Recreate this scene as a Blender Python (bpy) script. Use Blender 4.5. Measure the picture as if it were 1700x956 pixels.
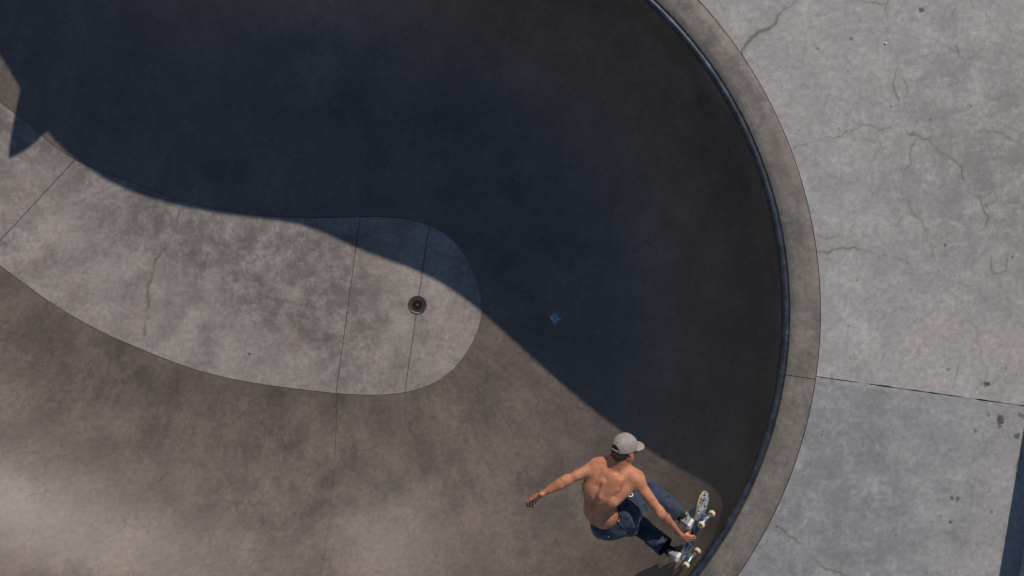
import bpy, bmesh, math, random
import numpy as np
from mathutils import Vector, Matrix
from mathutils.geometry import tessellate_polygon

random.seed(7)
rng = np.random.default_rng(11)
scene = bpy.context.scene
for o in list(bpy.data.objects):
    bpy.data.objects.remove(o)

# ------------------------------------------------------------------ camera, sky, sun
K = 200.0          # picture pixels (1700 wide) per metre at rim level
H = 7.4            # camera height above the rim
D = 2.4            # depth of the bowl
cam_data = bpy.data.cameras.new('camera')
cam = bpy.data.objects.new('camera', cam_data)
scene.collection.objects.link(cam)
cam.location = (0, 0, H)
cam.rotation_euler = (0, 0, 0)
cam_data.sensor_width = 36
cam_data.lens = 18.0 * H / (850.0 / K)
cam_data.clip_end = 2000
scene.camera = cam

SUN_EL = math.radians(38.0)
SH = Vector((0.43, 0.90)).normalized()          # horizontal direction towards the sun
L = Vector((SH.x * math.cos(SUN_EL), SH.y * math.cos(SUN_EL), math.sin(SUN_EL)))
world = bpy.data.worlds.new('World')
scene.world = world
world.use_nodes = True
wn = world.node_tree.nodes
sky = wn.new('ShaderNodeTexSky')
sky.sky_type = 'NISHITA'
sky.sun_disc = False
sky.sun_elevation = SUN_EL
sky.sun_rotation = math.atan2(SH.x, SH.y)
sky.air_density = 1.0
sky.dust_density = 0.0
sky.ozone_density = 1.5
world.node_tree.links.new(sky.outputs[0], wn['Background'].inputs[0])
wn['Background'].inputs[1].default_value = 0.10
sun_data = bpy.data.lights.new('sun', 'SUN')
sun_data.energy = 4.4
sun_data.angle = math.radians(0.53)
sun_data.color = (1.0, 0.92, 0.82)
sun = bpy.data.objects.new('sun', sun_data)
scene.collection.objects.link(sun)
sun.rotation_euler = L.to_track_quat('Z', 'Y').to_euler()
sun.location = L * 30
vs = scene.view_settings
vs.view_transform = 'Standard'
vs.look = 'None'
vs.exposure = -0.44
vs.gamma = 1.0
vs.use_curve_mapping = False

# ------------------------------------------------------------------ helpers
def P(px, py, z=0.0):
    f = (H - z) / H / K
    return Vector(((px - 850) * f, (478 - py) * f, z))

COL = scene.collection

def tag(o, label=None, cat=None, group=None, kind=None):
    if label: o['label'] = label
    if cat: o['category'] = cat
    if group: o['group'] = group
    if kind: o['kind'] = kind
    return o

def empty(name, loc, rot=None):
    o = bpy.data.objects.new(name, None)
    COL.objects.link(o)
    o.location = loc
    o.empty_display_size = 0.1
    if rot is not None:
        o.matrix_world = Matrix.Translation(loc) @ rot.to_4x4()
    return o

def mesh_obj(name, verts, faces, mat, parent=None, smooth=True, attrs=None, uv=None):
    verts = np.asarray(verts, dtype=np.float32).reshape(-1, 3)
    me = bpy.data.meshes.new(name)
    fa = faces
    if isinstance(fa, np.ndarray):
        n, k = fa.shape
        me.vertices.add(len(verts)); me.vertices.foreach_set('co', verts.ravel())
        me.loops.add(n * k); me.loops.foreach_set('vertex_index', fa.astype(np.int32).ravel())
        me.polygons.add(n)
        me.polygons.foreach_set('loop_start', np.arange(0, n * k, k, dtype=np.int32))
        me.polygons.foreach_set('loop_total', np.full(n, k, dtype=np.int32))
        me.update(calc_edges=True)
        me.validate()
    else:
        me.from_pydata([tuple(v) for v in verts.tolist()], [], [list(map(int, f)) for f in fa])
        me.update()
    if smooth:
        me.polygons.foreach_set('use_smooth', np.ones(len(me.polygons), dtype=bool))
    for an, av in (attrs or {}).items():
        a = me.attributes.new(an, 'FLOAT', 'POINT')
        a.data.foreach_set('value', np.asarray(av, dtype=np.float32))
    if uv is not None:
        ul = me.uv_layers.new(name='flow')
        li = np.empty(len(me.loops), dtype=np.int32); me.loops.foreach_get('vertex_index', li)
        ul.data.foreach_set('uv', np.asarray(uv, dtype=np.float32)[li].ravel())
    me.materials.append(mat)
    o = bpy.data.objects.new(name, me)
    COL.objects.link(o)
    if parent: o.parent = parent
    return o

def grid_faces(nu, nv, wrap_u=False):
    """quads of a grid with index i*nv+j"""
    i = np.arange(nu if wrap_u else nu - 1)
    j = np.arange(nv - 1)
    I, J = np.meshgrid(i, j, indexing='ij')
    I2 = (I + 1) % nu
    return np.stack([I * nv + J, I2 * nv + J, I2 * nv + J + 1, I * nv + J + 1], -1).reshape(-1, 4)

class MB:
    """collects simple solids into one mesh"""
    def __init__(s): s.v = []; s.f = []
    def add(s, v, f):
        b = len(s.v); s.v += [tuple(x) for x in v]; s.f += [[i + b for i in q] for q in f]
    def box(s, c, size, R=None, bev=0.0, taper=1.0):
        hx, hy, hz = [q / 2 for q in size]
        c = Vector(c)
        if bev <= 0:
            pts = [Vector((x * hx * (taper if z > 0 else 1), y * hy * (taper if z > 0 else 1), z * hz)) for z in (-1, 1) for x, y in ((-1, -1), (1, -1), (1, 1), (-1, 1))]
            fs = [[3, 2, 1, 0], [4, 5, 6, 7], [0, 1, 5, 4], [1, 2, 6, 5], [2, 3, 7, 6], [3, 0, 4, 7]]
        else:
            rings = []
            for z, ins in ((-hz, bev), (-hz + bev, 0), (hz - bev, 0), (hz, bev)):
                ring = []
                for sx, sy in ((-1, -1), (1, -1), (1, 1), (-1, 1)):
                    ax, ay = hx - ins, hy - ins
                    q = [(sx * (ax - bev), sy * ay), (sx * ax, sy * (ay - bev))]
                    if sx * sy > 0: q = q[::-1]
                    ring += q
                rings.append([Vector((a, b, z)) for a, b in ring])
            pts = [p for r in rings for p in r]
            fs = [list(range(7, -1, -1)), list(range(24, 32))]
            for k in range(3):
                for i in range(8):
                    j = (i + 1) % 8
                    fs.append([k * 8 + i, k * 8 + j, k * 8 + 8 + j, k * 8 + 8 + i])
        if R is not None: pts = [R @ p for p in pts]
        s.add([p + c for p in pts], fs)
    def tube(s, path, radii, n=12, cap=True, up=None):
        path = [Vector(p) for p in path]
        if not hasattr(radii, '__len__'): radii = [radii] * len(path)
        vs_, fs = [], []
        ref = Vector(up) if up else None
        for i, p in enumerate(path):
            t = (path[min(i + 1, len(path) - 1)] - path[max(i - 1, 0)]).normalized()
            if ref is None: ref = t.orthogonal().normalized()
            a = (ref - t * ref.dot(t)).normalized(); ref = a
            b = t.cross(a)
            for k in range(n):
                th = 2 * math.pi * k / n
                vs_.append(p + (a * math.cos(th) + b * math.sin(th)) * radii[i])
        for i in range(len(path) - 1):
            for k in range(n):
                k2 = (k + 1) % n
                fs.append([i * n + k, i * n + k2, (i + 1) * n + k2, (i + 1) * n + k])
        if cap:
            fs.append(list(range(n))[::-1]); fs.append(list(range((len(path) - 1) * n, len(path) * n)))
        s.add(vs_, fs)
    def lathe(s, prof, M=Matrix.Identity(4), n=24):
        """prof: (radius, height) along local z"""
        vs_, fs = [], []
        for r, z in prof:
            for k in range(n):
                th = 2 * math.pi * k / n
                vs_.append(M @ Vector((r * math.cos(th), r * math.sin(th), z)))
        for i in range(len(prof) - 1):
            for k in range(n):
                k2 = (k + 1) % n
                fs.append([i * n + k, i * n + k2, (i + 1) * n + k2, (i + 1) * n + k])
        s.add(vs_, fs)
    def build(s, name, mat, parent=None, smooth=False, attrs=None):
        o = mesh_obj(name, s.v, s.f, mat, parent, smooth=smooth)
        return o

def wave_noise(p, scale, seed, octaves=10, spread=1.0):
    """cheap smooth pseudo-noise (sum of sines), roughly in -1..1"""
    r = np.random.default_rng(seed)
    out = np.zeros(p.shape[:-1], dtype=np.float32)
    for k in range(octaves):
        d = r.normal(size=p.shape[-1]); d /= np.linalg.norm(d)
        f = scale * (0.6 + spread * r.random())
        out += np.sin((p @ d.astype(np.float32)) * np.float32(f) + np.float32(r.random() * 6.28))
    return out / math.sqrt(octaves) * 0.9

# ------------------------------------------------------------------ materials
def new_mat(name):
    m = bpy.data.materials.new(name); m.use_nodes = True
    nt = m.node_tree
    return m, nt, nt.nodes['Principled BSDF']

def N(nt, typ, **kw):
    n = nt.nodes.new(typ)
    for k, v in kw.items():
        if k.startswith('i_'):
            n.inputs[k[2:].replace('_', ' ')].default_value = v
        else: setattr(n, k, v)
    return n

def ramp(nt, fac, stops, interp='LINEAR'):
    r = nt.nodes.new('ShaderNodeValToRGB')
    r.color_ramp.interpolation = interp
    els = r.color_ramp.elements
    while len(els) < len(stops): els.new(0.5)
    for e, (p, c) in zip(els, stops):
        e.position = p
        e.color = (c, c, c, 1) if not hasattr(c, '__len__') else (*c, 1)
    nt.links.new(fac, r.inputs[0])
    return r.outputs[0]

def mixc(nt, fac, a, b, blend='MIX'):
    m = nt.nodes.new('ShaderNodeMix'); m.data_type = 'RGBA'; m.blend_type = blend
    for sock, v in ((m.inputs[0], fac), (m.inputs[6], a), (m.inputs[7], b)):
        if isinstance(v, (int, float)): sock.default_value = v
        elif isinstance(v, tuple): sock.default_value = (*v, 1)
        else: nt.links.new(v, sock)
    return m.outputs[2]

def math_n(nt, op, a, b=None, clamp=False):
    m = nt.nodes.new('ShaderNodeMath'); m.operation = op; m.use_clamp = clamp
    for i, v in enumerate((a, b)):
        if v is None: continue
        if isinstance(v, (int, float)): m.inputs[i].default_value = v
        else: nt.links.new(v, m.inputs[i])
    return m.outputs[0]

def noise(nt, vec, scale, detail=4, rough=0.55, dist=0.0):
    n = N(nt, 'ShaderNodeTexNoise')
    n.inputs['Scale'].default_value = scale; n.inputs['Detail'].default_value = detail
    n.inputs['Roughness'].default_value = rough; n.inputs['Distortion'].default_value = dist
    if vec is not None: nt.links.new(vec, n.inputs['Vector'])
    return n.outputs['Fac']

def concrete(name, light, dark, tint, warm=(0.3, 0.24, 0.2), warm_amt=0.3, blotch=(0.42, 0.62), rough=0.62, spec=0.3,
             crack_col=(0.07, 0.05, 0.04), attr=False, flow=False, craze=0.0, seed=0.0, speck=0.25, mscale=3.0, rvar=0.25, grime_col=(0.17, 0.165, 0.165)):
    m, nt, b = new_mat(name)
    tc = N(nt, 'ShaderNodeTexCoord')
    mp = N(nt, 'ShaderNodeMapping'); mp.inputs['Location'].default_value = (seed * 3.1, seed * 1.7, seed)
    nt.links.new(tc.outputs['Object'], mp.inputs[0])
    v = mp.outputs[0]
    big = noise(nt, v, 0.8, 4, 0.62, 0.0)
    mid = noise(nt, v, mscale, 6, 0.66, 0.15)
    fine = noise(nt, v, 20, 5, 0.72)
    grain = noise(nt, v, 150, 2, 0.8)
    c = mixc(nt, ramp(nt, mid, [(blotch[0], 0.0), (blotch[1], 1.0)]), dark, light)
    c = mixc(nt, math_n(nt, 'MULTIPLY', ramp(nt, big, [(0.38, 0.0), (0.62, 1.0)]), 0.6), c, tint)
    wz = noise(nt, v, 1.9, 5, 0.65, 0.2)
    c = mixc(nt, math_n(nt, 'MULTIPLY', ramp(nt, wz, [(0.48, 0.0), (0.68, 1.0)]), warm_amt), c, warm)
    # fine cloudiness and grain
    c = mixc(nt, 1.0, c, ramp(nt, fine, [(0.28, 0.74), (0.72, 1.24)]), 'MULTIPLY')
    c = mixc(nt, 1.0, c, ramp(nt, grain, [(0.25, 0.74), (0.75, 1.24)]), 'MULTIPLY')
    sp = N(nt, 'ShaderNodeTexVoronoi'); sp.inputs['Scale'].default_value = 34
    nt.links.new(v, sp.inputs['Vector'])
    spm = math_n(nt, 'MULTIPLY', ramp(nt, sp.outputs['Distance'], [(0.08, 1.0), (0.2, 0.0)]),
                 ramp(nt, noise(nt, v, 5.0, 4), [(0.52, 0.0), (0.66, 1.0)]))
    c = mixc(nt, math_n(nt, 'MULTIPLY', spm, speck), c, (0.09, 0.085, 0.08))
    bumps = math_n(nt, 'ADD', math_n(nt, 'MULTIPLY', fine, 0.6), math_n(nt, 'MULTIPLY', grain, 0.4))
    if flow:
        uv = N(nt, 'ShaderNodeUVMap'); uv.uv_map = 'flow'
        fm = N(nt, 'ShaderNodeMapping'); fm.inputs['Scale'].default_value = (1.5, 0.5, 1)
        nt.links.new(uv.outputs[0], fm.inputs[0])
        st = noise(nt, fm.outputs[0], 1.3, 5, 0.66, 0.3)
        c = mixc(nt, 1.0, c, ramp(nt, st, [(0.3, 0.86), (0.5, 1.0), (0.7, 1.14)]), 'MULTIPLY')
        fm2 = N(nt, 'ShaderNodeMapping'); fm2.inputs['Scale'].default_value = (4.2, 1.5, 1)
        nt.links.new(uv.outputs[0], fm2.inputs[0])
        st2 = noise(nt, fm2.outputs[0], 1.5, 6, 0.74, 0.6)
        low = N(nt, 'ShaderNodeAttribute'); low.attribute_name = 'low'
        # efflorescence runs just above the flat
        c = mixc(nt, math_n(nt, 'MULTIPLY', math_n(nt, 'MULTIPLY', ramp(nt, st2, [(0.54, 0.0), (0.62, 1.0)]), low.outputs['Fac']), 0.2),
                 c, (0.26, 0.24, 0.225))
        c = mixc(nt, math_n(nt, 'MULTIPLY', math_n(nt, 'MULTIPLY', ramp(nt, st2, [(0.34, 1.0), (0.46, 0.0)]), low.outputs['Fac']), 0.5),
                 c, (0.085, 0.07, 0.06))
    if craze > 0:
        dn = N(nt, 'ShaderNodeTexNoise'); dn.inputs['Scale'].default_value = 7; dn.inputs['Detail'].default_value = 5
        nt.links.new(v, dn.inputs['Vector'])
        mv = nt.nodes.new('ShaderNodeMix'); mv.data_type = 'VECTOR'; mv.inputs[0].default_value = 0.13
        nt.links.new(v, mv.inputs[4]); nt.links.new(dn.outputs['Color'], mv.inputs[5])
        vo = N(nt, 'ShaderNodeTexVoronoi'); vo.feature = 'DISTANCE_TO_EDGE'; vo.inputs['Scale'].default_value = 3.4
        nt.links.new(mv.outputs[1], vo.inputs['Vector'])
        ln = ramp(nt, vo.outputs['Distance'], [(0.0, 1.0), (0.022, 0.0)])
        msk = ramp(nt, noise(nt, v, 1.3, 4, 0.6), [(0.5, 0.0), (0.6, 1.0)])
        c = mixc(nt, math_n(nt, 'MULTIPLY', math_n(nt, 'MULTIPLY', ln, msk), craze), c, crack_col)
    if attr:
        ga = N(nt, 'ShaderNodeAttribute'); ga.attribute_name = 'grime'
        gn = noise(nt, v, 4.0, 9, 0.80, 0.1)
        gm = math_n(nt, 'MULTIPLY', ga.outputs['Fac'], ramp(nt, gn, [(0.40, 0.0), (0.57, 1.0)]))
        c = mixc(nt, math_n(nt, 'MULTIPLY', gm, 0.78), c, grime_col)
        pk = ramp(nt, noise(nt, v, 46, 4, 0.75), [(0.60, 0.0), (0.70, 1.0)])
        c = mixc(nt, math_n(nt, 'MULTIPLY', math_n(nt, 'MULTIPLY', pk, math_n(nt, 'ADD', math_n(nt, 'MULTIPLY', gm, .8), .2)), 0.55), c, (0.10, 0.092, 0.085))
        for an, colr, amt in (('stain', (0.05, 0.045, 0.042), 0.85), ('rust', (0.24, 0.185, 0.14), 0.5), ('crack', crack_col, 0.9)):
            a = N(nt, 'ShaderNodeAttribute'); a.attribute_name = an
            c = mixc(nt, math_n(nt, 'MULTIPLY', a.outputs['Fac'], amt), c, colr)
    nt.links.new(c, b.inputs['Base Color'])
    rr = math_n(nt, 'ADD', math_n(nt, 'MULTIPLY', big, rvar), rough - rvar / 2)
    nt.links.new(rr, b.inputs['Roughness'])
    b.inputs['Specular IOR Level'].default_value = spec
    bp = N(nt, 'ShaderNodeBump'); bp.inputs['Strength'].default_value = 0.25; bp.inputs['Distance'].default_value = 0.004
    nt.links.new(bumps, bp.inputs['Height'])
    nt.links.new(bp.outputs[0], b.inputs['Normal'])
    return m

def simple(name, col, rough=0.6, metal=0.0, var=0.25, scale=30, spec=0.4, bump=0.0, bscale=200, col2=None):
    m, nt, b = new_mat(name)
    tc = N(nt, 'ShaderNodeTexCoord')
    f = noise(nt, tc.outputs['Object'], scale, 5, 0.6)
    c2 = col2 or tuple(x * (1 - var) for x in col)
    c = mixc(nt, ramp(nt, f, [(0.35, 0.0), (0.65, 1.0)]), c2, tuple(min(1, x * (1 + var * 0.5)) for x in col))
    nt.links.new(c, b.inputs['Base Color'])
    b.inputs['Roughness'].default_value = rough; b.inputs['Metallic'].default_value = metal
    b.inputs['Specular IOR Level'].default_value = spec
    if bump > 0:
        g = noise(nt, tc.outputs['Object'], bscale, 3, 0.6)
        bp = N(nt, 'ShaderNodeBump'); bp.inputs['Strength'].default_value = bump; bp.inputs['Distance'].default_value = 0.003
        nt.links.new(g, bp.inputs['Height']); nt.links.new(bp.outputs[0], b.inputs['Normal'])
    return m

M_slab_a = concrete('deck_concrete_pale', (0.46, 0.43, 0.405), (0.34, 0.325, 0.315), (0.42, 0.385, 0.36), warm=(0.40, 0.335, 0.30), warm_amt=0.4, attr=True, speck=0.5, grime_col=(0.22, 0.205, 0.195))
M_slab_b = concrete('deck_concrete_grey', (0.40, 0.385, 0.375), (0.27, 0.262, 0.26), (0.34, 0.33, 0.325), warm=(0.33, 0.31, 0.29), warm_amt=0.25, attr=True, seed=4, speck=0.3, blotch=(0.36, 0.62), grime_col=(0.185, 0.18, 0.18))
M_band = concrete('coping_concrete', (0.25, 0.215, 0.185), (0.11, 0.10, 0.092), (0.19, 0.165, 0.143), warm=(0.24, 0.175, 0.13), warm_amt=0.35, seed=2, blotch=(0.36, 0.6), speck=0.35, flow=True, mscale=4.5)
M_floor = concrete('floor_concrete', (0.39, 0.345, 0.32), (0.20, 0.178, 0.165), (0.31, 0.275, 0.255), warm=(0.27, 0.20, 0.17), warm_amt=0.35, attr=True, seed=7, blotch=(0.34, 0.58), speck=0.1, mscale=2.6, grime_col=(0.125, 0.112, 0.104))
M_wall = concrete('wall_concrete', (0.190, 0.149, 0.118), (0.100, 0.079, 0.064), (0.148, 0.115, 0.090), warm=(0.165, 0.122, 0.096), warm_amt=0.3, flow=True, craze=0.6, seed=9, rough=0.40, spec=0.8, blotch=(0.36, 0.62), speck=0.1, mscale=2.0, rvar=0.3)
M_joint = simple('joint_dirt', (0.10, 0.075, 0.06), 0.95, var=0.5, scale=25)
M_ledge = concrete('ledge_concrete', (0.36, 0.35, 0.34), (0.26, 0.25, 0.25), (0.31, 0.3, 0.29), seed=13)

def coping_mat():
    m, nt, b = new_mat('worn_blue_steel')
    tc = N(nt, 'ShaderNodeTexCoord'); v = tc.outputs['Object']
    f = noise(nt, v, 9, 6, 0.7)
    g = noise(nt, v, 60, 5, 0.75)
    c = mixc(nt, ramp(nt, f, [(0.35, 0.0), (0.65, 1.0)]), (0.022, 0.026, 0.036), (0.07, 0.078, 0.098))
    c = mixc(nt, math_n(nt, 'MULTIPLY', ramp(nt, g, [(0.6, 0.0), (0.68, 1.0)]), 0.7), c, (0.30, 0.32, 0.34))
    t = noise(nt, v, 4, 4, 0.6)
    c = mixc(nt, math_n(nt, 'MULTIPLY', math_n(nt, 'MULTIPLY', ramp(nt, t, [(0.55, 0.0), (0.65, 1.0)]), ramp(nt, g, [(0.5, 0.0), (0.58, 1.0)])), 0.7), c, (0.08, 0.26, 0.26))
    nt.links.new(c, b.inputs['Base Color'])
    b.inputs['Metallic'].default_value = 0.45
    nt.links.new(ramp(nt, g, [(0.3, 0.35), (0.7, 0.6)]), b.inputs['Roughness'])
    return m
M_coping = coping_mat()

# ------------------------------------------------------------------ the bowl's plan: paired points on the flat's edge and on the rim
CPX = (599.0, 518.0); RPX = 706.0
def rim_on_circle(deg):
    a = math.radians(deg)
    return (CPX[0] + RPX * math.cos(a), CPX[1] + RPX * math.sin(a))
pairs = []
for deg, fx, fy in ((8.4, 799, 524), (28, 788, 560), (48, 762, 602), (66, 722, 635), (81, 668, 652), (102, 560, 653)):
    pairs.append(((fx, fy), rim_on_circle(deg)))
pairs += [((480, 644), (312, 1238)), ((400, 632), (160, 1228)), ((320, 612), (0, 1190)), ((240, 582), (-160, 1132)),
          ((160, 546), (-335, 1048)), ((80, 499), (-505, 955)), ((0, 441), (-660, 855)), ((-100, 370), (-830, 725)),
          ((-190, 290), (-920, 510)), ((-270, 190), (-1060, 320)), ((-330, 80), (-1160, 90)), ((-360, -30), (-1210, -150)),
          ((-350, -95), (-1190, -420)), ((-310, -150), (-1080, -680)), ((-270, -172), (-850, -900)), ((-230, -165), (-560, -990)),
          ((-195, -125), (-350, -960)), ((-165, -60), (-240, -860)), ((-110, 40), (-170, -760)), ((-55, 115), (-92, -702)),
          ((0, 169), (-30, -622)), ((58, 215), (28, -530)), ((125, 265), (88, -432)),
          ((209, 299), (160, -360)), ((268, 321), (235, -312)), ((326, 340), (330, -275)), ((400, 353), (450, -247)), ((470, 360), (560, -232)), ((560, 361), (664, -214))]
for deg, fx, fy in ((-75, 640, 360), (-63, 705, 371), (-50, 748, 395), (-35, 779, 437), (-15, 796, 485)):
    pairs.append(((fx, fy), rim_on_circle(deg)))
FL = np.array([P(*p[0], -D).to_tuple()[:2] for p in pairs])
RM = np.array([P(*p[1], 0).to_tuple()[:2] for p in pairs])
chord = np.r_[0, np.cumsum(np.linalg.norm(np.roll(RM, -1, 0) - RM, axis=1))]
PER = chord[-1]

def periodic_spline(knots, vals):
    """periodic cubic spline through vals at knots[:-1], period knots[-1]"""
    n = len(vals); h = np.diff(knots)
    A = np.zeros((n, n)); B = np.zeros_like(vals)
    for i in range(n):
        hm, hp = h[i - 1], h[i]
        A[i, (i - 1) % n] += hm; A[i, i] += 2 * (hm + hp); A[i, (i + 1) % n] += hp
        B[i] = 6 * ((vals[(i + 1) % n] - vals[i]) / hp - (vals[i] - vals[i - 1]) / hm)
    Mm = np.linalg.solve(A, B)
    def ev(t):
        t = np.mod(np.asarray(t, float), knots[-1])
        i = np.clip(np.searchsorted(knots, t, side='right') - 1, 0, n - 1)
        j = (i + 1) % n
        hh = h[i][..., None]; a = (knots[i + 1] - t)[..., None]; c = (t - knots[i])[..., None]
        return (Mm[i] * a ** 3 + Mm[j] * c ** 3) / (6 * hh) + (vals[i] / hh - Mm[i] * hh / 6) * a + (vals[j] / hh - Mm[j] * hh / 6) * c
    return ev
Fs = periodic_spline(chord, FL)
Rs = periodic_spline(chord, RM)
def rim_normal(u):
    d = Rs(u + 0.01) - Rs(u - 0.01)
    d /= np.linalg.norm(d, axis=-1, keepdims=True)
    return np.stack([-d[..., 1], d[..., 0]], -1) * -1.0 if False else np.stack([d[..., 1] * -1, d[..., 0]], -1)
# outward = away from the flat
_n = rim_normal(np.array([0.0])); _out = (Rs(np.array([0.0])) - Fs(np.array([0.0])))
SGN = 1.0 if float((_n * _out).sum()) > 0 else -1.0
def outward(u): return rim_normal(u) * SGN

TH = math.radians(84.5); SUP = 0.845      # profile a little squarer than an ellipse
def wall_point(u, t, off=0.0):
    """t 0..1 from the flat's edge to the rim"""
    f, r = Fs(u), Rs(u)
    th = np.asarray(t) * TH
    x = np.sin(th) ** SUP / math.sin(TH) ** SUP
    z = -D + D * (1 - np.cos(th) ** SUP) / (1 - math.cos(TH) ** SUP) - 0.035 * np.asarray(t) ** 3
    p = f + (r - f) * x[..., None]
    if off:
        dirn = (r - f) / np.linalg.norm(r - f, axis=-1, keepdims=True)
        p = p + dirn * (np.sin(th) * off)[..., None]
        z = z - np.cos(th) * off
    return np.concatenate([p, z[..., None]], -1)

# --------- wall panels
bowl_wall = empty('bowl_wall', (0, 0, 0)); tag(bowl_wall, 'curved brown concrete wall of the skate bowl', None, kind='structure')
NV = 130
joints_u = [0.0, chord[5], chord[13], chord[17], chord[21], chord[25], PER]
for a, b in zip(joints_u[:-1], joints_u[1:]):
    g = 0.0022
    nu = max(8, int((b - a) / 0.03))
    u = np.linspace(a + g, b - g, nu); t = np.linspace(0.004, 1, NV) ** 1.6
    U, T = np.meshgrid(u, t, indexing='ij')
    open_ = np.clip(1.25 - t * 2.1, 0, 1) if a > 0 else np.ones_like(t) * .6     # the seam closes up the wall
    open_b = np.clip(1.25 - t * 2.1, 0, 1) if b < PER else np.ones_like(t) * .6
    U[0] = a + g * open_; U[-1] = b - g * open_b
    pts = wall_point(U, T)
    low = np.exp(-((T - 0.10) / 0.16) ** 2)
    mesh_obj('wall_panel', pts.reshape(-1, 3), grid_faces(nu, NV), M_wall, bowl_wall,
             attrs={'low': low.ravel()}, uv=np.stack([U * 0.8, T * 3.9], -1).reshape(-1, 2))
u = np.linspace(0, PER, 700, endpoint=False); t = np.linspace(-0.0, 1, 40)
U, T = np.meshgrid(u, t, indexing='ij')
mesh_obj('joint_bed', wall_point(U, T, 0.012).reshape(-1, 3), grid_faces(700, 40, True), M_joint, bowl_wall)

# --------- cracks and stains as fields on the tessellated slabs
def jag(pts, amp=0.05, depth=4, rs=random):
    pts = [np.array(p, float) for p in pts]
    for d in range(depth):
        out = [pts[0]]
        for a, b in zip(pts[:-1], pts[1:]):
            seg = b - a; ln = np.linalg.norm(seg)
            n = np.array([-seg[1], seg[0]]) / max(ln, 1e-6)
            out += [(a + b) / 2 + n * ln * rs.uniform(-1, 1) * amp * 2.2, b]
        pts = out
    return np.array(pts)
def seg_field(xy, poly, w):
    out = np.full(len(xy), 9.0)
    lo, hi = poly.min(0) - 0.12, poly.max(0) + 0.12
    idx = np.where(((xy > lo) & (xy < hi)).all(1))[0]
    if len(idx) == 0: return out
    q = xy[idx]; best = np.full(len(q), 9.0)
    for a, b in zip(poly[:-1], poly[1:]):
        ab = b - a; tt = np.clip(((q - a) @ ab) / max(ab @ ab, 1e-9), 0, 1)
        best = np.minimum(best, np.linalg.norm(q - a - tt[:, None] * ab, axis=1))
    out[idx] = best
    return out
def px2(pts, z=0.0): return [tuple(P(x, y, z))[:2] for x, y in pts]

deck_cracks = [  # picture traces, width in metres, strength
    ([(1318, 247), (1350, 236), (1395, 227), (1420, 214), (1450, 210), (1460, 216), (1500, 210), (1516, 224), (1540, 231)], .009, 1.0),
    ([(1540, 231), (1570, 224), (1605, 218), (1640, 220), (1672, 227), (1695, 240)], .012, .55),
    ([(1540, 231), (1555, 246), (1578, 262), (1598, 284), (1606, 305), (1612, 318), (1628, 326), (1633, 345), (1638, 372)], .011, .75),
    ([(1638, 372), (1630, 395), (1622, 412), (1640, 416), (1645, 440), (1650, 455), (1665, 453), (1672, 430)], .012, .5),
    ([(1457, 217), (1456, 232), (1464, 250)], .012, .4),
    ([(1520, 230), (1512, 250), (1500, 300), (1497, 320), (1510, 335), (1514, 355), (1530, 365), (1540, 400)], .014, .42),
    ([(1475, 0), (1476, 40), (1474, 70), (1482, 86), (1489, 94), (1486, 120), (1488, 160), (1492, 185)], .009, .7),
    ([(1489, 94), (1495, 86)], .01, .6),
    ([(1415, 2), (1440, 4), (1475, 3)], .01, .6),
    ([(1232, 92), (1237, 75), (1262, 52), (1280, 44), (1296, 20), (1312, 10), (1325, -4)], .018, .75),
    ([(1586, 76), (1605, 100), (1622, 90), (1636, 78), (1636, 64)], .012, .6),
    ([(1605, 100), (1598, 118), (1590, 136), (1572, 142)], .011, .5),
    ([(1556, 68), (1575, 80), (1592, 86)], .01, .4), ([(1590, 0), (1582, 20), (1574, 48)], .012, .35),
    ([(1606, 10), (1636, 14), (1652, 0)], .01, .45), ([(1636, 14), (1645, 40), (1668, 62), (1660, 90)], .012, .3),
    ([(1356, 418), (1376, 420), (1396, 412), (1420, 410), (1446, 417)], .013, .6),
    ([(1360, 392), (1380, 394), (1400, 392)], .012, .35),
    ([(1446, 417), (1480, 428), (1498, 430), (1505, 416)], .014, .35),
    ([(1530, 365), (1542, 400), (1548, 425), (1565, 445)], .016, .3),
    ([(1470, 585), (1464, 600)], .018, .4), ([(1503, 590), (1497, 598)], .018, .4), ([(1590, 610), (1585, 630)], .016, .4),
    ([(1625, 545), (1622, 570), (1640, 610)], .014, .25),
    ([(1288, 872), (1310, 890), (1335, 905), (1355, 930), (1380, 946), (1400, 956)], .010, .75),
    ([(1700, 732), (1697, 760), (1693, 800)], .010, .8), ([(1688, 722), (1698, 732)], .014, .8),
    ([(1380, 622), (1381, 632)], .014, .7), ([(1640, 128), (1652, 140)], .01, .3),
]
deck_spots = [(1638, 637, .028, .95), (1660, 697, .036, .95), (1619, 716, .019, .7), (1580, 826, .022, .8), (1590, 827, .022, .85), (1578, 867, .02, .9), (1528, 17, .022, .95), (1537, 12, .014, .4),
              (1414, 64, .011, .8), (1358, 80, .01, .8), (1545, 198, .022, .5), (1516, 222, .028, .6), (1638, 342, .02, .6), (1569, 407, .013, .8), (1574, 614, .013, .7), (1670, 611, .012, .8),
              (1412, 594, .012, .7), (1646, 850, .018, .6), (1640, 690, .02, .5), (1695, 690, .024, .7), (1689, 724, .028, .8), (1577, 748, .012, .7), (1480, 178, .01, .8), (1611, 177, .012, .7),
              (1340, 178, .01, .6), (1364, 722, .014, .8), (1366, 716, .009, .8), (1561, 858, .01, .6), (1665, 855, .008, .7), (1656, 856, .008, .7), (1487, 889, .012, .7), (1288, 874, .016, .8), (1460, 428, .012, .4), (1644, 816, .008, .7)]
for k in range(90):
    deck_spots.append((random.uniform(1240, 1700), random.uniform(0, 956), random.uniform(.004, .009), random.uniform(.3, .8)))
rs = random.Random(5)
CR = [(jag(px2(p), .085, 5, rs), w, s) for p, w, s in deck_cracks]
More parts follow.
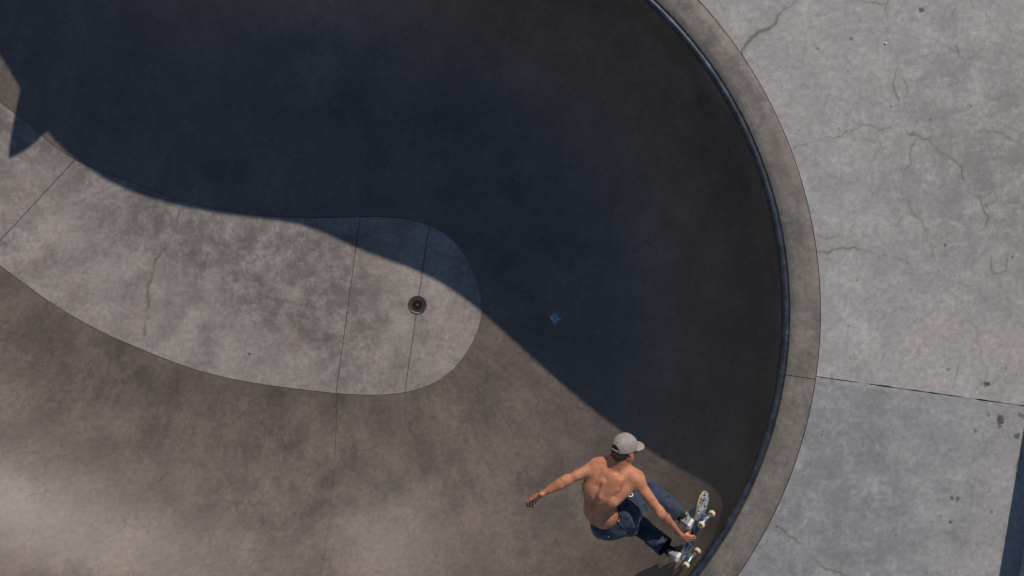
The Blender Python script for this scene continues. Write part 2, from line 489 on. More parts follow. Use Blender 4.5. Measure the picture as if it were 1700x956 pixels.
for k in range(46):      # small hairline fragments between the big cracks
    x, y = rs.uniform(1400, 1700), rs.uniform(30, 600)
    a = rs.uniform(0, 6.28); pts = [(x, y)]
    for q in range(rs.randint(1, 3)):
        a += rs.uniform(-.8, .8); x += 14 * math.cos(a); y += 14 * math.sin(a); pts.append((x, y))
    CR.append((jag(px2(pts), .08, 3, rs), rs.uniform(.008, .014), rs.uniform(.12, .35)))
def deck_fields(xy):
    n = len(xy); crack = np.zeros(n); stain = np.zeros(n); rust = np.zeros(n)
    p3 = np.c_[xy, np.zeros(n)].astype(np.float32)
    nz = wave_noise(p3, 14, 3); nz2 = wave_noise(p3, 60, 4); nz3 = wave_noise(p3, 170, 5)
    for poly, w, s in CR:
        d = seg_field(xy, poly, w)
        ww = w * .40 * (1 + 0.45 * nz)
        crack = np.maximum(crack, s * .8 * np.clip(1 + .55 * nz + .2 * nz2, .15, 1.2) * np.exp(-(d / np.maximum(ww, .0028)) ** 2))
        rust = np.maximum(rust, s * .6 * np.exp(-(d / (w * 2.4)) ** 2) * np.clip(.6 + .5 * nz, 0, 1))
    for x, y, r, s in deck_spots:
        c = np.array(P(x, y, 0))[:2]
        d = np.linalg.norm((xy - c) * np.array([1, .72 + .5 * ((x * 7 + y * 3) % 10) / 10]), axis=1) * (1 + .38 * nz3)
        stain = np.maximum(stain, s * np.clip((.85 + .2 * nz2 - d / r) * 3.0, 0, 1))
    low_ = wave_noise(p3, 2.2, 77, 8)
    jp = np.array(P(1352, 632, 0))[:2]; jd = np.array(P(1700, 680, 0))[:2] - jp; jd /= np.linalg.norm(jd)
    below = ((xy - jp) @ np.array([jd[1], -jd[0]]))           # metres below the joint
    gx = 850 + xy[:, 0] * K; gy = 478 - xy[:, 1] * K
    grime = np.where(below > 0, np.clip((1640 - gx) / 200, .05, 1) * .95 + .12 * low_, np.clip((gx - 1430) / 200, 0, 1) * np.clip(1.1 - np.abs(gy - 330) / 330, .15, 1) * .8 + .25 * low_ + .12)
    return {'crack': np.clip(crack, 0, 1), 'stain': np.clip(stain, 0, 1), 'rust': np.clip(rust, 0, 1), 'grime': np.clip(grime, 0, 1)}

# --------- floor panels (ruled between the upper and lower edges)
bowl_floor = empty('bowl_floor', (0, 0, 0)); tag(bowl_floor, 'pale flat concrete bottom of the bowl', None, kind='structure')
def u_of_flat(px, py):
    q = np.array(P(px, py, -D))[:2]
    uu = np.linspace(0, PER, 6000, endpoint=False)
    return float(uu[np.argmin(np.linalg.norm(Fs(uu) - q, axis=1))])
jl = [(u_of_flat(712, 374), u_of_flat(672, 651)), (u_of_flat(598, 361), u_of_flat(558, 653)), (u_of_flat(125, 265), u_of_flat(-24, 425)), (u_of_flat(-110, 40), u_of_flat(-270, 190))]
u_tip_r = PER + 0.15 * 0  # right tip
# lower edge runs u increasing from 0 ; upper edge runs u decreasing from PER
ends = [(PER - 1e-4, 1e-4)] + jl + [(chord[21] + .02, chord[21] - .02)]
floor_crack = [(jag(px2(p, -D), .06, 4, rs), w, s) for p, w, s in (
    ([(300, 350), (292, 375), (284, 395), (268, 420), (255, 440), (250, 465), (247, 500), (245, 530), (240, 555)], .014, .5),
    ([(405, 400), (420, 440), (428, 460), (418, 490)], .012, .25), ([(440, 490), (470, 500), (500, 505)], .012, .25), ([(620, 560), (600, 580), (590, 600)], .012, .15))]
def floor_fields(xy):
    n = len(xy); crack = np.zeros(n)
    nz = wave_noise(np.c_[xy, np.zeros(n)].astype(np.float32), 14, 8)
    for poly, w, s in floor_crack:
        d = seg_field(xy, poly, w)
        crack = np.maximum(crack, s * np.clip(.9 + .6 * nz, .1, 1.2) * np.exp(-(d / (w * (1 + .4 * nz))) ** 2))
    st = np.zeros(n)
    for x, y, r, s in ((694, 640, .012, .5), (700, 470, .012, .4), (415, 588, .012, .6), (92, 434, .01, .6)):
        d = np.linalg.norm(xy - np.array(P(x, y, -D))[:2], axis=1); st = np.maximum(st, s * np.clip(1.6 - d / r, 0, 1))
    gr = .55 + .5 * wave_noise(np.c_[xy, np.zeros(n)].astype(np.float32), 2.4, 78, 8)
    fx = 850 + xy[:, 0] * K * H / (H + D); fy = 478 - xy[:, 1] * K * H / (H + D)
    edge_d = np.minimum.reduce([np.hypot(fx - 60, fy - 440) / 130, np.hypot(fx - 180, fy - 510) / 120, np.hypot(fx - 330, fy - 580) / 110, np.hypot(fx - 470, fy - 615) / 90, np.hypot(fx - 720, fy - 600) / 90, np.hypot(fx - 60, fy - 300) / 60])
    return {'crack': np.clip(crack, 0, 1), 'stain': st, 'rust': crack * .8, 'grime': np.clip(gr * np.clip(edge_d, .1, 1.15), 0, 1)}
DRAIN = P(693, 506, -D); DRAIN_R = 0.102
for (ua, la), (ub, lb) in zip(ends[:-1], ends[1:]):
    nu = max(6, int(max(abs(ua - ub) * .7, abs(la - lb) * .5) / 0.012)); nu = min(nu, 260)
    nv = 130
    s = np.linspace(0, 1, nu)
    if ua > PER - 1: s = s ** 1.6 if False else s
    up = Fs(ua + (ub - ua) * s); lo = Fs(la + (lb - la) * s)
    # keep a narrow joint between panels and along the wall
    cen = (up.mean(0) + lo.mean(0)) / 2
    v = np.linspace(0.0015, 0.9985, nv)
    pts = up[:, None] * (1 - v)[None, :, None] + lo[:, None] * v[None, :, None]
    d0 = (pts[1] - pts[0]); d1 = (pts[-1] - pts[-2])
    if ua < PER - 1e-3: pts[0] += d0 / np.maximum(np.linalg.norm(d0, axis=-1, keepdims=True), 1e-6) * 0.0035
    pts[-1] -= d1 / np.maximum(np.linalg.norm(d1, axis=-1, keepdims=True), 1e-6) * 0.0035
    flat = pts.reshape(-1, 2)
    mesh_obj('floor_panel', np.c_[flat, np.full(len(flat), -D)], grid_faces(nu, nv), M_floor, bowl_floor, attrs=floor_fields(flat))
uu = np.linspace(0, PER, 400, endpoint=False); ff = Fs(uu)
poly = [Vector((x, y, 0)) for x, y in ff]
tri = tessellate_polygon([poly])
mesh_obj('joint_bed', np.c_[ff, np.full(len(ff), -D - 0.012)], [list(t) for t in tri], M_joint, bowl_floor, smooth=False)

# --------- coping band, steel coping, deck
deck = empty('deck', (0, 0, 0)); tag(deck, 'flat pale concrete deck around the bowl', None, kind='structure')
coping_band = empty('coping_band', (0, 0, 0)); tag(coping_band, 'brownish concrete border curving around the bowl rim', None, kind='structure')
BW = 0.285     # band width incl. slot
def strip(u, offs, z):
    o = outward(u); r = Rs(u)
    pts = np.stack([np.concatenate([r + o * d, np.full((len(u), 1), zz)], -1) for d, zz in zip(offs, z)], 1)
    return pts
u_joint = joints_u + []
segs = []
for a, b in zip(joints_u[:-1], joints_u[1:]):
    segs.append((a, b))
def u_circle(deg):
    q = np.array(P(*rim_on_circle(deg)))[:2]
    uu = np.linspace(0, PER, 8000, endpoint=False)
    return float(uu[np.argmin(np.linalg.norm(Rs(uu) - q, axis=1))])
for a, b in segs:
    nu = int((b - a) / 0.04) + 4
    u = np.linspace(a + .0025, b - .0025, nu)
    prof_o = [0.033, 0.033, 0.040, 0.11, 0.19, BW - .008, BW, BW]
    prof_z = [-0.12, -0.008, 0.0, 0.004, 0.005, 0.004, -0.003, -0.12]
    pts = strip(u, prof_o, prof_z)
    mesh_obj('coping_segment', pts.reshape(-1, 3), grid_faces(nu, len(prof_o)), M_band, coping_band,
             attrs={'low': np.zeros(len(u) * len(prof_o))}, uv=np.stack(np.meshgrid(u, np.array(prof_o) * 9, indexing='ij')[::-1], -1).reshape(-1, 2))
u = np.linspace(0, PER, 900, endpoint=False)
pts = strip(u, [-0.01, 0.034, 0.12, BW + .02], [-0.055, -0.03, -0.012, -0.012])
mesh_obj('joint_bed', pts.reshape(-1, 3), grid_faces(900, 4, True), M_joint, coping_band)
# steel pipe in welded lengths
pipe = empty('steel_coping', tuple(P(1306, 540, 0))); tag(pipe, 'worn dark blue steel coping pipe along the bowl lip', 'coping')
pb = np.array(pipe.location)
nper = 12
for k in range(nper):
    a, b = PER * k / nper + 0.9, PER * (k + 1) / nper + 0.9
    nu = 70
    u = np.linspace(a + .001, b - .001, nu)
    o = outward(u); r = Rs(u) + o * 0.002
    ang = np.linspace(0, 2 * np.pi, 16, endpoint=False)
    rr = 0.030
    ring = np.stack([np.concatenate([r + o * (rr * math.cos(t)), np.full((nu, 1), -0.022 + rr * math.sin(t))], -1) for t in ang], 1)
    v = ring.reshape(-1, 3) - pb
    i = np.arange(nu - 1); j = np.arange(16); I, J = np.meshgrid(i, j, indexing='ij'); J2 = (J + 1) % 16
    fc = np.stack([I * 16 + J, (I + 1) * 16 + J, (I + 1) * 16 + J2, I * 16 + J2], -1).reshape(-1, 4)
    mesh_obj('pipe_length', v, fc, M_coping, pipe)

# deck slabs on the visible side: polar sheets about the bowl's round end
CC = np.array(P(*CPX))[:2]; R_in0 = RPX / K + BW + 0.004
R_out = 6.6
ang_edges = [-62, -8.05, 62]       # degrees, world (y up): joint at -8 deg
slab_mats = [M_slab_b, M_slab_a]
for k in range(2):
    a0, a1 = math.radians(ang_edges[k]), math.radians(ang_edges[k + 1])
    na = int((a1 - a0) * 4.6 / 0.0085); nr = int((R_out - R_in0) / 0.0085)
    A = np.linspace(a0, a1, na); Rr = np.linspace(R_in0, R_out, nr)
    AA, RR = np.meshgrid(A, Rr, indexing='ij')
    gap = 0.0035
    X = CC[0] + RR * np.cos(AA); Y = CC[1] + RR * np.sin(AA)
    # straight ragged joint edge
    rag = 0.0025 * wave_noise(np.stack([Rr, Rr * 0, Rr * 0], -1).astype(np.float32), 60, 21)
    for row, sg in ((0, 1), (-1, -1)):
        X[row] += -np.sin(A[row]) * sg * (gap + rag); Y[row] += np.cos(A[row]) * sg * (gap + rag)
    xy = np.stack([X, Y], -1).reshape(-1, 2)
    fl = deck_fields(xy)
    if k == 0:
        d = (math.radians(-8.05) - AA).ravel() * RR.ravel()
    mesh_obj('deck_slab', np.c_[xy, np.zeros(len(xy))], grid_faces(na, nr), slab_mats[k], deck, attrs=fl)
A = np.linspace(math.radians(-62), math.radians(62), 120)
Rr = np.array([R_in0 - .03, 4.6, 5.6, R_out])
AA, RR = np.meshgrid(A, Rr, indexing='ij')
mesh_obj('joint_bed', np.stack([CC[0] + RR * np.cos(AA), CC[1] + RR * np.sin(AA), np.full(AA.shape, -0.014)], -1).reshape(-1, 3), grid_faces(120, 4), M_joint, deck)
# the rest of the ground, reaching far out, with a hole for the bowl and the slabs
uu = np.linspace(0, PER, 900, endpoint=False)
edge = Rs(uu) + outward(uu) * (BW + 0.004)
angs = np.degrees(np.arctan2(edge[:, 1] - CC[1], edge[:, 0] - CC[0]))
rad = np.linalg.norm(edge - CC, axis=1)
keep = ~((np.abs(angs) < 62) & (rad < 4.2))
idx = np.where(keep)[0]
start = idx[np.argmax(np.diff(np.r_[idx, idx[0] + 900]) > 3) + 1] if (np.diff(idx) > 3).any() else idx[0]
order = [(start + k) % 900 for k in range(900) if keep[(start + k) % 900]]
left = edge[order]
def _pol(r, deg): return CC + r * np.array([math.cos(math.radians(deg)), math.sin(math.radians(deg))])
arc = [_pol(R_in0 + .006, 62.03)] + [_pol(R_out, d) for d in np.linspace(62.03, -62.03, 60)] + [_pol(R_in0 + .006, -62.03)]
if np.linalg.norm(left[-1] - (CC + 3.8 * np.array([math.cos(math.radians(62)), math.sin(math.radians(62))]))) > 0.6: arc = arc[::-1]
hole = [Vector((p[0], p[1], 0)) for p in list(left) + arc]
BIG = 400
outer = [Vector((-BIG, -BIG, 0)), Vector((BIG, -BIG, 0)), Vector((BIG, BIG, 0)), Vector((-BIG, BIG, 0))]
tri = tessellate_polygon([outer, hole])
allv = outer + hole
ground = mesh_obj('ground', [v[:] for v in allv], [list(t) for t in tri], M_slab_a, None, smooth=False)
tag(ground, 'wide pale concrete ground beyond the bowl deck', None, kind='structure')

# --------- low ledge at the right edge: only its shadow and foot come into the picture
ldir = Vector((0.165, 0.986, 0)).normalized(); lnor = Vector((-ldir.y, ldir.x, 0))
lb = P(1690, 956, 0)
ledge = empty('concrete_ledge', tuple(lb)); tag(ledge, 'low concrete ledge at the lower right, throwing a dark blue shadow', 'ledge')
LH = 0.45
Rl = Matrix(((ldir.x, lnor.x, 0), (ldir.y, lnor.y, 0), (0, 0, 1)))
for k in range(-2, 3):
    mb = MB(); c = Rl @ Vector((k * 2.4 + .2, -0.25, LH / 2))
    mb.box(c, (2.394, 0.5, LH), Rl, bev=0.012)
    mb.build('ledge_block', M_ledge, ledge)

# --------- pointed block added unseen at the upper left, shaped to throw the spike shadow
ue = u_of_flat(95, 243)
best = min(np.linspace(0, PER, 6000), key=lambda q: float(np.linalg.norm(Rs(np.array([q]))[0] - np.array(P(62, -470, 0))[:2])))
uu = np.linspace(best - .26, best + .26, 33)
ext_v = []; nE = len(uu)
hh = 0.46 * np.clip(1 - np.abs((uu - best) / .26) ** 1.35, 0, 1)
for d in (0.0, 0.16):
    for k, q in enumerate(uu):
        r = Rs(np.array([q]))[0] + outward(np.array([q]))[0] * (d - .01)
        ext_v += [(r[0], r[1], -0.1), (r[0], r[1], 0.01 + hh[k])]
f = []
for k in range(nE - 1):
    a = 2 * k; b2 = 2 * nE + 2 * k
    f += [[a, a + 2, a + 3, a + 1], [b2 + 2, b2, b2 + 1, b2 + 3], [a + 1, a + 3, b2 + 3, b2 + 1], [a + 2, a, b2, b2 + 2]]
f += [[0, 1, 2 * nE + 1, 2 * nE], [2 * nE - 2, 4 * nE - 2, 4 * nE - 1, 2 * nE - 1]]
ext = mesh_obj('spike_caster', ext_v, f, M_band, None, smooth=False)
tag(ext, 'unseen pointed concrete block added to cast the spike shadow at the far left', 'shadow caster')

# ------------------------------------------------------------------ drain
M_iron = simple('rusty_iron', (0.085, 0.056, 0.045), 0.85, 0.0, var=0.5, scale=60, bump=0.4, bscale=120, col2=(0.04, 0.03, 0.026))
M_dark = simple('drain_black', (0.012, 0.013, 0.013), 0.6, var=0.4, scale=50)
M_bolt = simple('bolt_steel', (0.45, 0.45, 0.45), 0.4, 0.6)
M_dust = simple('pale_dust', (0.26, 0.24, 0.2), 0.9, var=0.3, scale=40)
drain = empty('floor_drain', tuple(DRAIN)); tag(drain, 'round rusty drain grate set in the pale bowl floor', 'drain')
mb = MB(); mb.lathe([(DRAIN_R, .001), (DRAIN_R, .006), (DRAIN_R - .004, .009), (DRAIN_R - .016, .009), (DRAIN_R - .018, .002)], n=48); mb.build('drain_ring', M_iron, drain, True)
mb = MB(); mb.lathe([(DRAIN_R - .004, .0035), (0.0005, .0035)], n=40); mb.build('sump_shade', M_dark, drain)  # flat near-black disc: the darkness of the pit is painted in
mb = MB()
for r0 in (.082, .070, .058):
    mb.lathe([(r0 + .003, .0045), (r0 + .003, .0085), (r0 - .003, .0085), (r0 - .003, .0045)], n=40)
for k in range(28):
    th = 2 * math.pi * k / 28; R = Matrix.Rotation(th, 3, 'Z')
    mb.box(R @ Vector((.072, 0, .0068)), (.032, .0055, .003), R)
mb.build('grate_rings', M_iron, drain)
mb = MB()
for k in range(-4, 5):
    y = k * .0115; hw = math.sqrt(max(.055 ** 2 - y * y, 0))
    mb.box((0, y, .0062), (hw * 2, .0032, .0025)); mb.box((y, 0, .0064), (.0032, hw * 2, .0024))
mb.build('grate_mesh', M_dark, drain)
mb = MB(); mb.lathe([(.0075, .006), (.0075, .011), (.005, .013), (.0003, .013)], n=12); mb.build('bolt', M_bolt, drain)
mb = MB()
pts = []
for k in range(24):
    th = math.radians(200 + k * 4.2)
    pts.append((math.cos(th), math.sin(th)))
vv = [(c * (DRAIN_R - .006), s * (DRAIN_R - .006), .0102) for c, s in pts] + [(c * (DRAIN_R - .026 + .012 * abs(k - 12) / 12), s * (DRAIN_R - .026 + .012 * abs(k - 12) / 12), .0102) for k, (c, s) in enumerate(pts)]
mb.add(vv, [[k, k + 1, 24 + k + 1, 24 + k] for k in range(23)])
mb.build('dust_patch', M_dust, drain)

# ------------------------------------------------------------------ sticker on the shaded wall, litter
def wall_at(px, py):
    """point of the wall seen at a picture position: (position, u, t)"""
    best = None
    us = np.linspace(0, PER, 700, endpoint=False); ts = np.linspace(0, 1, 200)
    U, T = np.meshgrid(us, ts, indexing='ij'); p = wall_point(U, T)
    f = H / (H - p[..., 2]) * K
    d = np.hypot(850 + p[..., 0] * f - px, 478 - p[..., 1] * f - py)
    i = np.unravel_index(np.argmin(d), d.shape)
    return p[i], U[i], T[i]
def wall_frame(u, t):
    p = wall_point(np.array([u]), np.array([t]))[0]
    du = wall_point(np.array([u + .01]), np.array([t]))[0] - wall_point(np.array([u - .01]), np.array([t]))[0]
    dt = wall_point(np.array([u]), np.array([t + .004]))[0] - wall_point(np.array([u]), np.array([t - .004]))[0]
    n = Vector(du).cross(Vector(dt)).normalized()
    if n.z < 0: n = -n
    return Vector(p), n
def sticker_mat():
    m, nt, b = new_mat('blue_sticker_print')
    tc = N(nt, 'ShaderNodeTexCoord'); v = tc.outputs['Object']
    w = N(nt, 'ShaderNodeTexVoronoi'); w.feature = 'DISTANCE_TO_EDGE'; w.inputs['Scale'].default_value = 34; nt.links.new(v, w.inputs['Vector'])
    f = noise(nt, v, 22, 3, 0.5)
    c = mixc(nt, ramp(nt, f, [(0.42, 0.0), (0.58, 1.0)]), (0.05, 0.16, 0.42), (0.16, 0.34, 0.52))
    c = mixc(nt, math_n(nt, 'MULTIPLY', ramp(nt, w.outputs['Distance'], [(0.03, 1.0), (0.09, 0.0)]), .85), c, (0.62, 0.70, 0.72))
    nt.links.new(c, b.inputs['Base Color']); b.inputs['Roughness'].default_value = 0.45
    return m
M_stick = sticker_mat()
M_stickedge = simple('sticker_edge', (0.62, 0.64, 0.66), 0.6, var=0.2)
sp_, su, st_ = wall_at(922, 531)
sp_, sn = wall_frame(su, st_)
ex = (Vector((1, -0.12, 0)) - sn * Vector((1, -0.12, 0)).dot(sn)).normalized(); ey = sn.cross(ex)
stk = empty('paper_sticker', tuple(sp_ + sn * .002), Matrix((ex, ey, sn)).transposed())
tag(stk, 'small blue diamond sticker on the shaded bowl wall', 'sticker')
kk = 1 / 158.0
outl = [(-11, 4), (-5, 7), (0, 11), (2, 10), (5, 3), (11, 1), (5, -2), (3, -5), (1, -6), (-.5, -10), (-3, -6), (-7, -1)]
mb = MB(); nO = len(outl)
mb.add([(x * kk, y * kk, z) for z in (0, .002) for x, y in outl], [list(range(nO, 2 * nO))] + [[k, (k + 1) % nO, nO + (k + 1) % nO, nO + k] for k in range(nO)])
mb.build('sheet', M_stick, stk)
mb = MB()
def thin(a, b, w, z=.0035):
    a, b = Vector((*a, 0)) * kk, Vector((*b, 0)) * kk; d = (b - a).normalized(); n = Vector((-d.y, d.x, 0)) * w * kk
    mb.add([(q.x, q.y, z) for q in (a - n * .5, b - n * .3, b + n * .3, a + n * .5)], [[0, 1, 2, 3]])
for a, b, w in (((-10, 4), (0, -8), 1.3), ((-10, 4.2), (-4, 6), 1.1), ((4.5, 3), (10, 1), 1.0), ((1, -5), (2.5, 0), 1.0), ((-5, 3), (-2, 1), 1.0), ((3, 8), (5, 2), .7)):
    thin(a, b, w)
mb.build('border', M_stickedge, stk)

M_leaf = simple('dry_leaf', (0.10, 0.055, 0.03), 0.8, var=0.4)
lp = P(414, 587, -D)
leaf = empty('dry_leaf', tuple(lp + Vector((0, 0, .001)))); tag(leaf, 'tiny dry brown leaf on the pale bowl floor', 'leaf')
mb = MB(); lo_ = [(-.03, 0, .002), (-.012, .011, .006), (.008, .012, .003), (.022, .004, .008), (.03, -.004, .012), (.01, -.008, .004), (-.01, -.009, .003)]
mb.add(lo_ + [(x, y, z + .0015) for x, y, z in lo_], [list(range(6, -1, -1)), list(range(7, 14))] + [[k, (k + 1) % 7, 7 + (k + 1) % 7, 7 + k] for k in range(7)])
mb.build('blade', M_leaf, leaf); leaf.scale = (.6, .6, .6)
mb = MB(); mb.tube([(.028, -.004, .012), (.038, -.012, .004)], .0012, 5); mb.build('stem', M_leaf, leaf)
M_peb = simple('white_pebble', (0.8, 0.79, 0.76), 0.6)
bm = bmesh.new(); bmesh.ops.create_icosphere(bm, subdivisions=2, radius=.009)
for v in bm.verts: v.co = Vector((v.co.x * 1.3, v.co.y, max(v.co.z * .7, -.004) + .004)) * (1 + .12 * math.sin(v.co.x * 900 + v.co.y * 700))
me = bpy.data.meshes.new('pebble'); bm.to_mesh(me); bm.free(); me.materials.append(M_peb)
peb = bpy.data.objects.new('pebble', me); COL.objects.link(peb); peb.location = P(1470, 72, 0.0005)
tag(peb, 'tiny white pebble lying beside a crack on the deck', 'pebble')
#@@PEOPLE
# ------------------------------------------------------------------ signed-distance modelling for bodies and clothes
def unit(v): v = np.asarray(v, float); return v / np.linalg.norm(v)
class SDF:
    def __init__(s, lo, hi, h):
        s.lo = np.array(lo, float); s.h = h
        s.n = np.ceil((np.array(hi) - s.lo) / h).astype(int) + 1
        s.g = np.full(tuple(s.n), 1.0, dtype=np.float32)
    def _sub(s, lo, hi):
        a = np.clip(np.floor((np.array(lo) - s.lo) / s.h).astype(int), 0, s.n)
        b = np.clip(np.ceil((np.array(hi) - s.lo) / s.h).astype(int) + 1, 0, s.n)
        sl = tuple(slice(i, j) for i, j in zip(a, b))
        ax = [(s.lo[k] + s.h * np.arange(a[k], b[k])).astype(np.float32) for k in range(3)]
        p = np.stack(np.meshgrid(*ax, indexing='ij'), -1)
        return sl, p
    def put(s, sl, d, k, op):
        o = s.g[sl]
        if op == 'add':
            if k > 0:
                hh = np.clip(k - np.abs(o - d), 0, None) / k
                s.g[sl] = np.minimum(o, d) - hh * hh * k * .25
            else: s.g[sl] = np.minimum(o, d)
        elif op == 'sub':
            d = -d; hh = np.clip(k - np.abs(o - d), 0, None) / max(k, 1e-6)
            s.g[sl] = np.maximum(o, d) + hh * hh * k * .25
    def cap(s, a, b, ra, rb, k=.03, op='add', flat=None, fr=1.0, mod=None, clip=None):
        a, b = np.asarray(a, float), np.asarray(b, float)
        m = max(ra, rb) + .07 + k
        sl, p = s._sub(np.minimum(a, b) - m, np.maximum(a, b) + m)
        if p.size == 0: return
        ab = (b - a); L2 = ab @ ab
        t = np.clip(((p - a.astype(np.float32)) @ ab.astype(np.float32)) / L2, 0, 1)
        q = p - a.astype(np.float32) - t[..., None] * ab.astype(np.float32)
        if flat is not None:          # squash the section along one direction
            fl = unit(flat).astype(np.float32)
            q = q + (q @ fl)[..., None] * fl * (1 / fr - 1)
        d = np.linalg.norm(q, axis=-1) - (ra + (rb - ra) * t)
        if mod is not None: d = d + mod(p, t)
        if clip is not None:
            for c0, nn in clip: d = np.maximum(d, (p - np.asarray(c0, np.float32)) @ np.asarray(nn, np.float32))
        s.put(sl, d, k, op)
    def ell(s, c, axes, r, k=.04, op='add', mod=None, clip=None):
        c = np.asarray(c, float); r = np.asarray(r, float)
        m = r.max() + .07 + k
        sl, p = s._sub(c - m, c + m)
        if p.size == 0: return
        A = np.array([unit(x) for x in axes], np.float32)
        q = (p - c.astype(np.float32)) @ A.T
        k0 = np.linalg.norm(q / r.astype(np.float32), axis=-1); k1 = np.linalg.norm(q / (r * r).astype(np.float32), axis=-1)
        d = np.where(k1 > 1e-6, k0 * (k0 - 1) / np.maximum(k1, 1e-6), -r.min())
        if mod is not None: d = d + mod(p, None)
        if clip is not None:
            for c0, nn in clip: d = np.maximum(d, (p - np.asarray(c0, np.float32)) @ np.asarray(nn, np.float32))
        s.put(sl, d.astype(np.float32), k, op)
    def func(s, lo, hi, fn, k=0.0, op='add'):
        sl, p = s._sub(lo, hi)
        s.put(sl, fn(p).astype(np.float32), k, op)
    def mesh(s):
        g = s.g; S = g < 0
        n = g.shape
        c = [S[i:n[0] - 1 + i, j:n[1] - 1 + j, k:n[2] - 1 + k] for i in (0, 1) for j in (0, 1) for k in (0, 1)]
        allin = c[0].copy(); anyin = c[0].copy()
        for x in c[1:]: allin &= x; anyin |= x
        act = np.argwhere(anyin & ~allin)
        idx = np.full(tuple(q - 1 for q in n), -1, np.int64)
        idx[tuple(act.T)] = np.arange(len(act))
        acc = np.zeros((len(act), 3)); cnt = np.zeros(len(act))
        offs = [(i, j, k) for i in (0, 1) for j in (0, 1) for k in (0, 1)]
        val = {o: g[act[:, 0] + o[0], act[:, 1] + o[1], act[:, 2] + o[2]] for o in offs}
        for o in offs:
            for ax in range(3):
                if o[ax] == 1: continue
                o2 = list(o); o2[ax] = 1; o2 = tuple(o2)
                a, b = val[o], val[o2]; m = (a < 0) != (b < 0)
                t = np.where(m, a / np.where(m, a - b, 1), 0)
                pos = np.tile(np.array(o, float), (len(act), 1)); pos[:, ax] = t
                acc += np.where(m[:, None], pos, 0); cnt += m
        verts = s.lo + s.h * (act + acc / cnt[:, None])
        faces = []
        for ax in range(3):
            sl0 = [slice(None)] * 3; sl1 = [slice(None)] * 3
            sl0[ax] = slice(0, -1); sl1[ax] = slice(1, None)
            ch = S[tuple(sl0)] != S[tuple(sl1)]
            e = np.argwhere(ch)
            b, c2 = [q for q in range(3) if q != ax]
            e = e[(e[:, b] > 0) & (e[:, c2] > 0) & (e[:, b] < n[b] - 1) & (e[:, c2] < n[c2] - 1)]
            inside = S[tuple(e.T)]
            def cell(db, dc):
                q = e.copy(); q[:, b] += db; q[:, c2] += dc
                return idx[tuple(q.T)]
            quad = np.stack([cell(-1, -1), cell(0, -1), cell(0, 0), cell(-1, 0)], -1)
            flip = inside if ax != 1 else ~inside
            quad = np.where(flip[:, None], quad, quad[:, ::-1])
            faces.append(quad)
        F = np.concatenate(faces)
        return verts, F[(F >= 0).all(1)]
def smooth_mesh(v, f, it=2, lam=.5):
    e = np.concatenate([f[:, [0, 1]], f[:, [1, 2]], f[:, [2, 3]], f[:, [3, 0]]]); e = np.concatenate([e, e[:, ::-1]])
    deg = np.bincount(e[:, 0], minlength=len(v)).astype(float)
    for _ in range(it):
        s_ = np.stack([np.bincount(e[:, 0], weights=v[e[:, 1], k], minlength=len(v)) for k in range(3)], -1)
        v = v + lam * (s_ / np.maximum(deg, 1)[:, None] - v)
    return v
def merge(parts):
    vs_, fs_, b = [], [], 0
    for v, f in parts:
        vs_.append(v); fs_.append(f + b); b += len(v)
    return np.concatenate(vs_), np.concatenate(fs_)

# ------------------------------------------------------------------ skateboard
B0 = P(1152, 889, -0.03)
e_v = (Vector((0, 0, H)) - B0).normalized()
e_l = Vector((0.35, 0.935, 0)); e_l = (e_l - e_v * e_l.dot(e_v)).normalized()
e_p = e_l.cross(e_v)
AL, GA = math.radians(34), math.radians(15)
Bl = e_l * math.cos(AL) + e_v * math.sin(AL)            # tail to nose
Bn = e_p * math.cos(GA) + (e_v * math.cos(AL) - e_l * math.sin(AL)) * math.sin(GA)   # normal of the underside
Bw = Bn.cross(Bl)                                       # towards the heel edge
BR = Matrix((Bl, Bw, Bn)).transposed()
M_wood = simple('maple_edge', (0.52, 0.36, 0.20), 0.5, var=0.3, scale=40)
M_grip = simple('grip_tape', (0.012, 0.012, 0.013), 0.95, var=0.3, bump=0.5, bscale=600)
M_alu = simple('truck_aluminium', (0.42, 0.45, 0.50), 0.35, 0.85, var=0.3, scale=50)
M_ureth = simple('cream_urethane', (0.72, 0.55, 0.34), 0.45, var=0.2, scale=30, col2=(0.6, 0.44, 0.27))
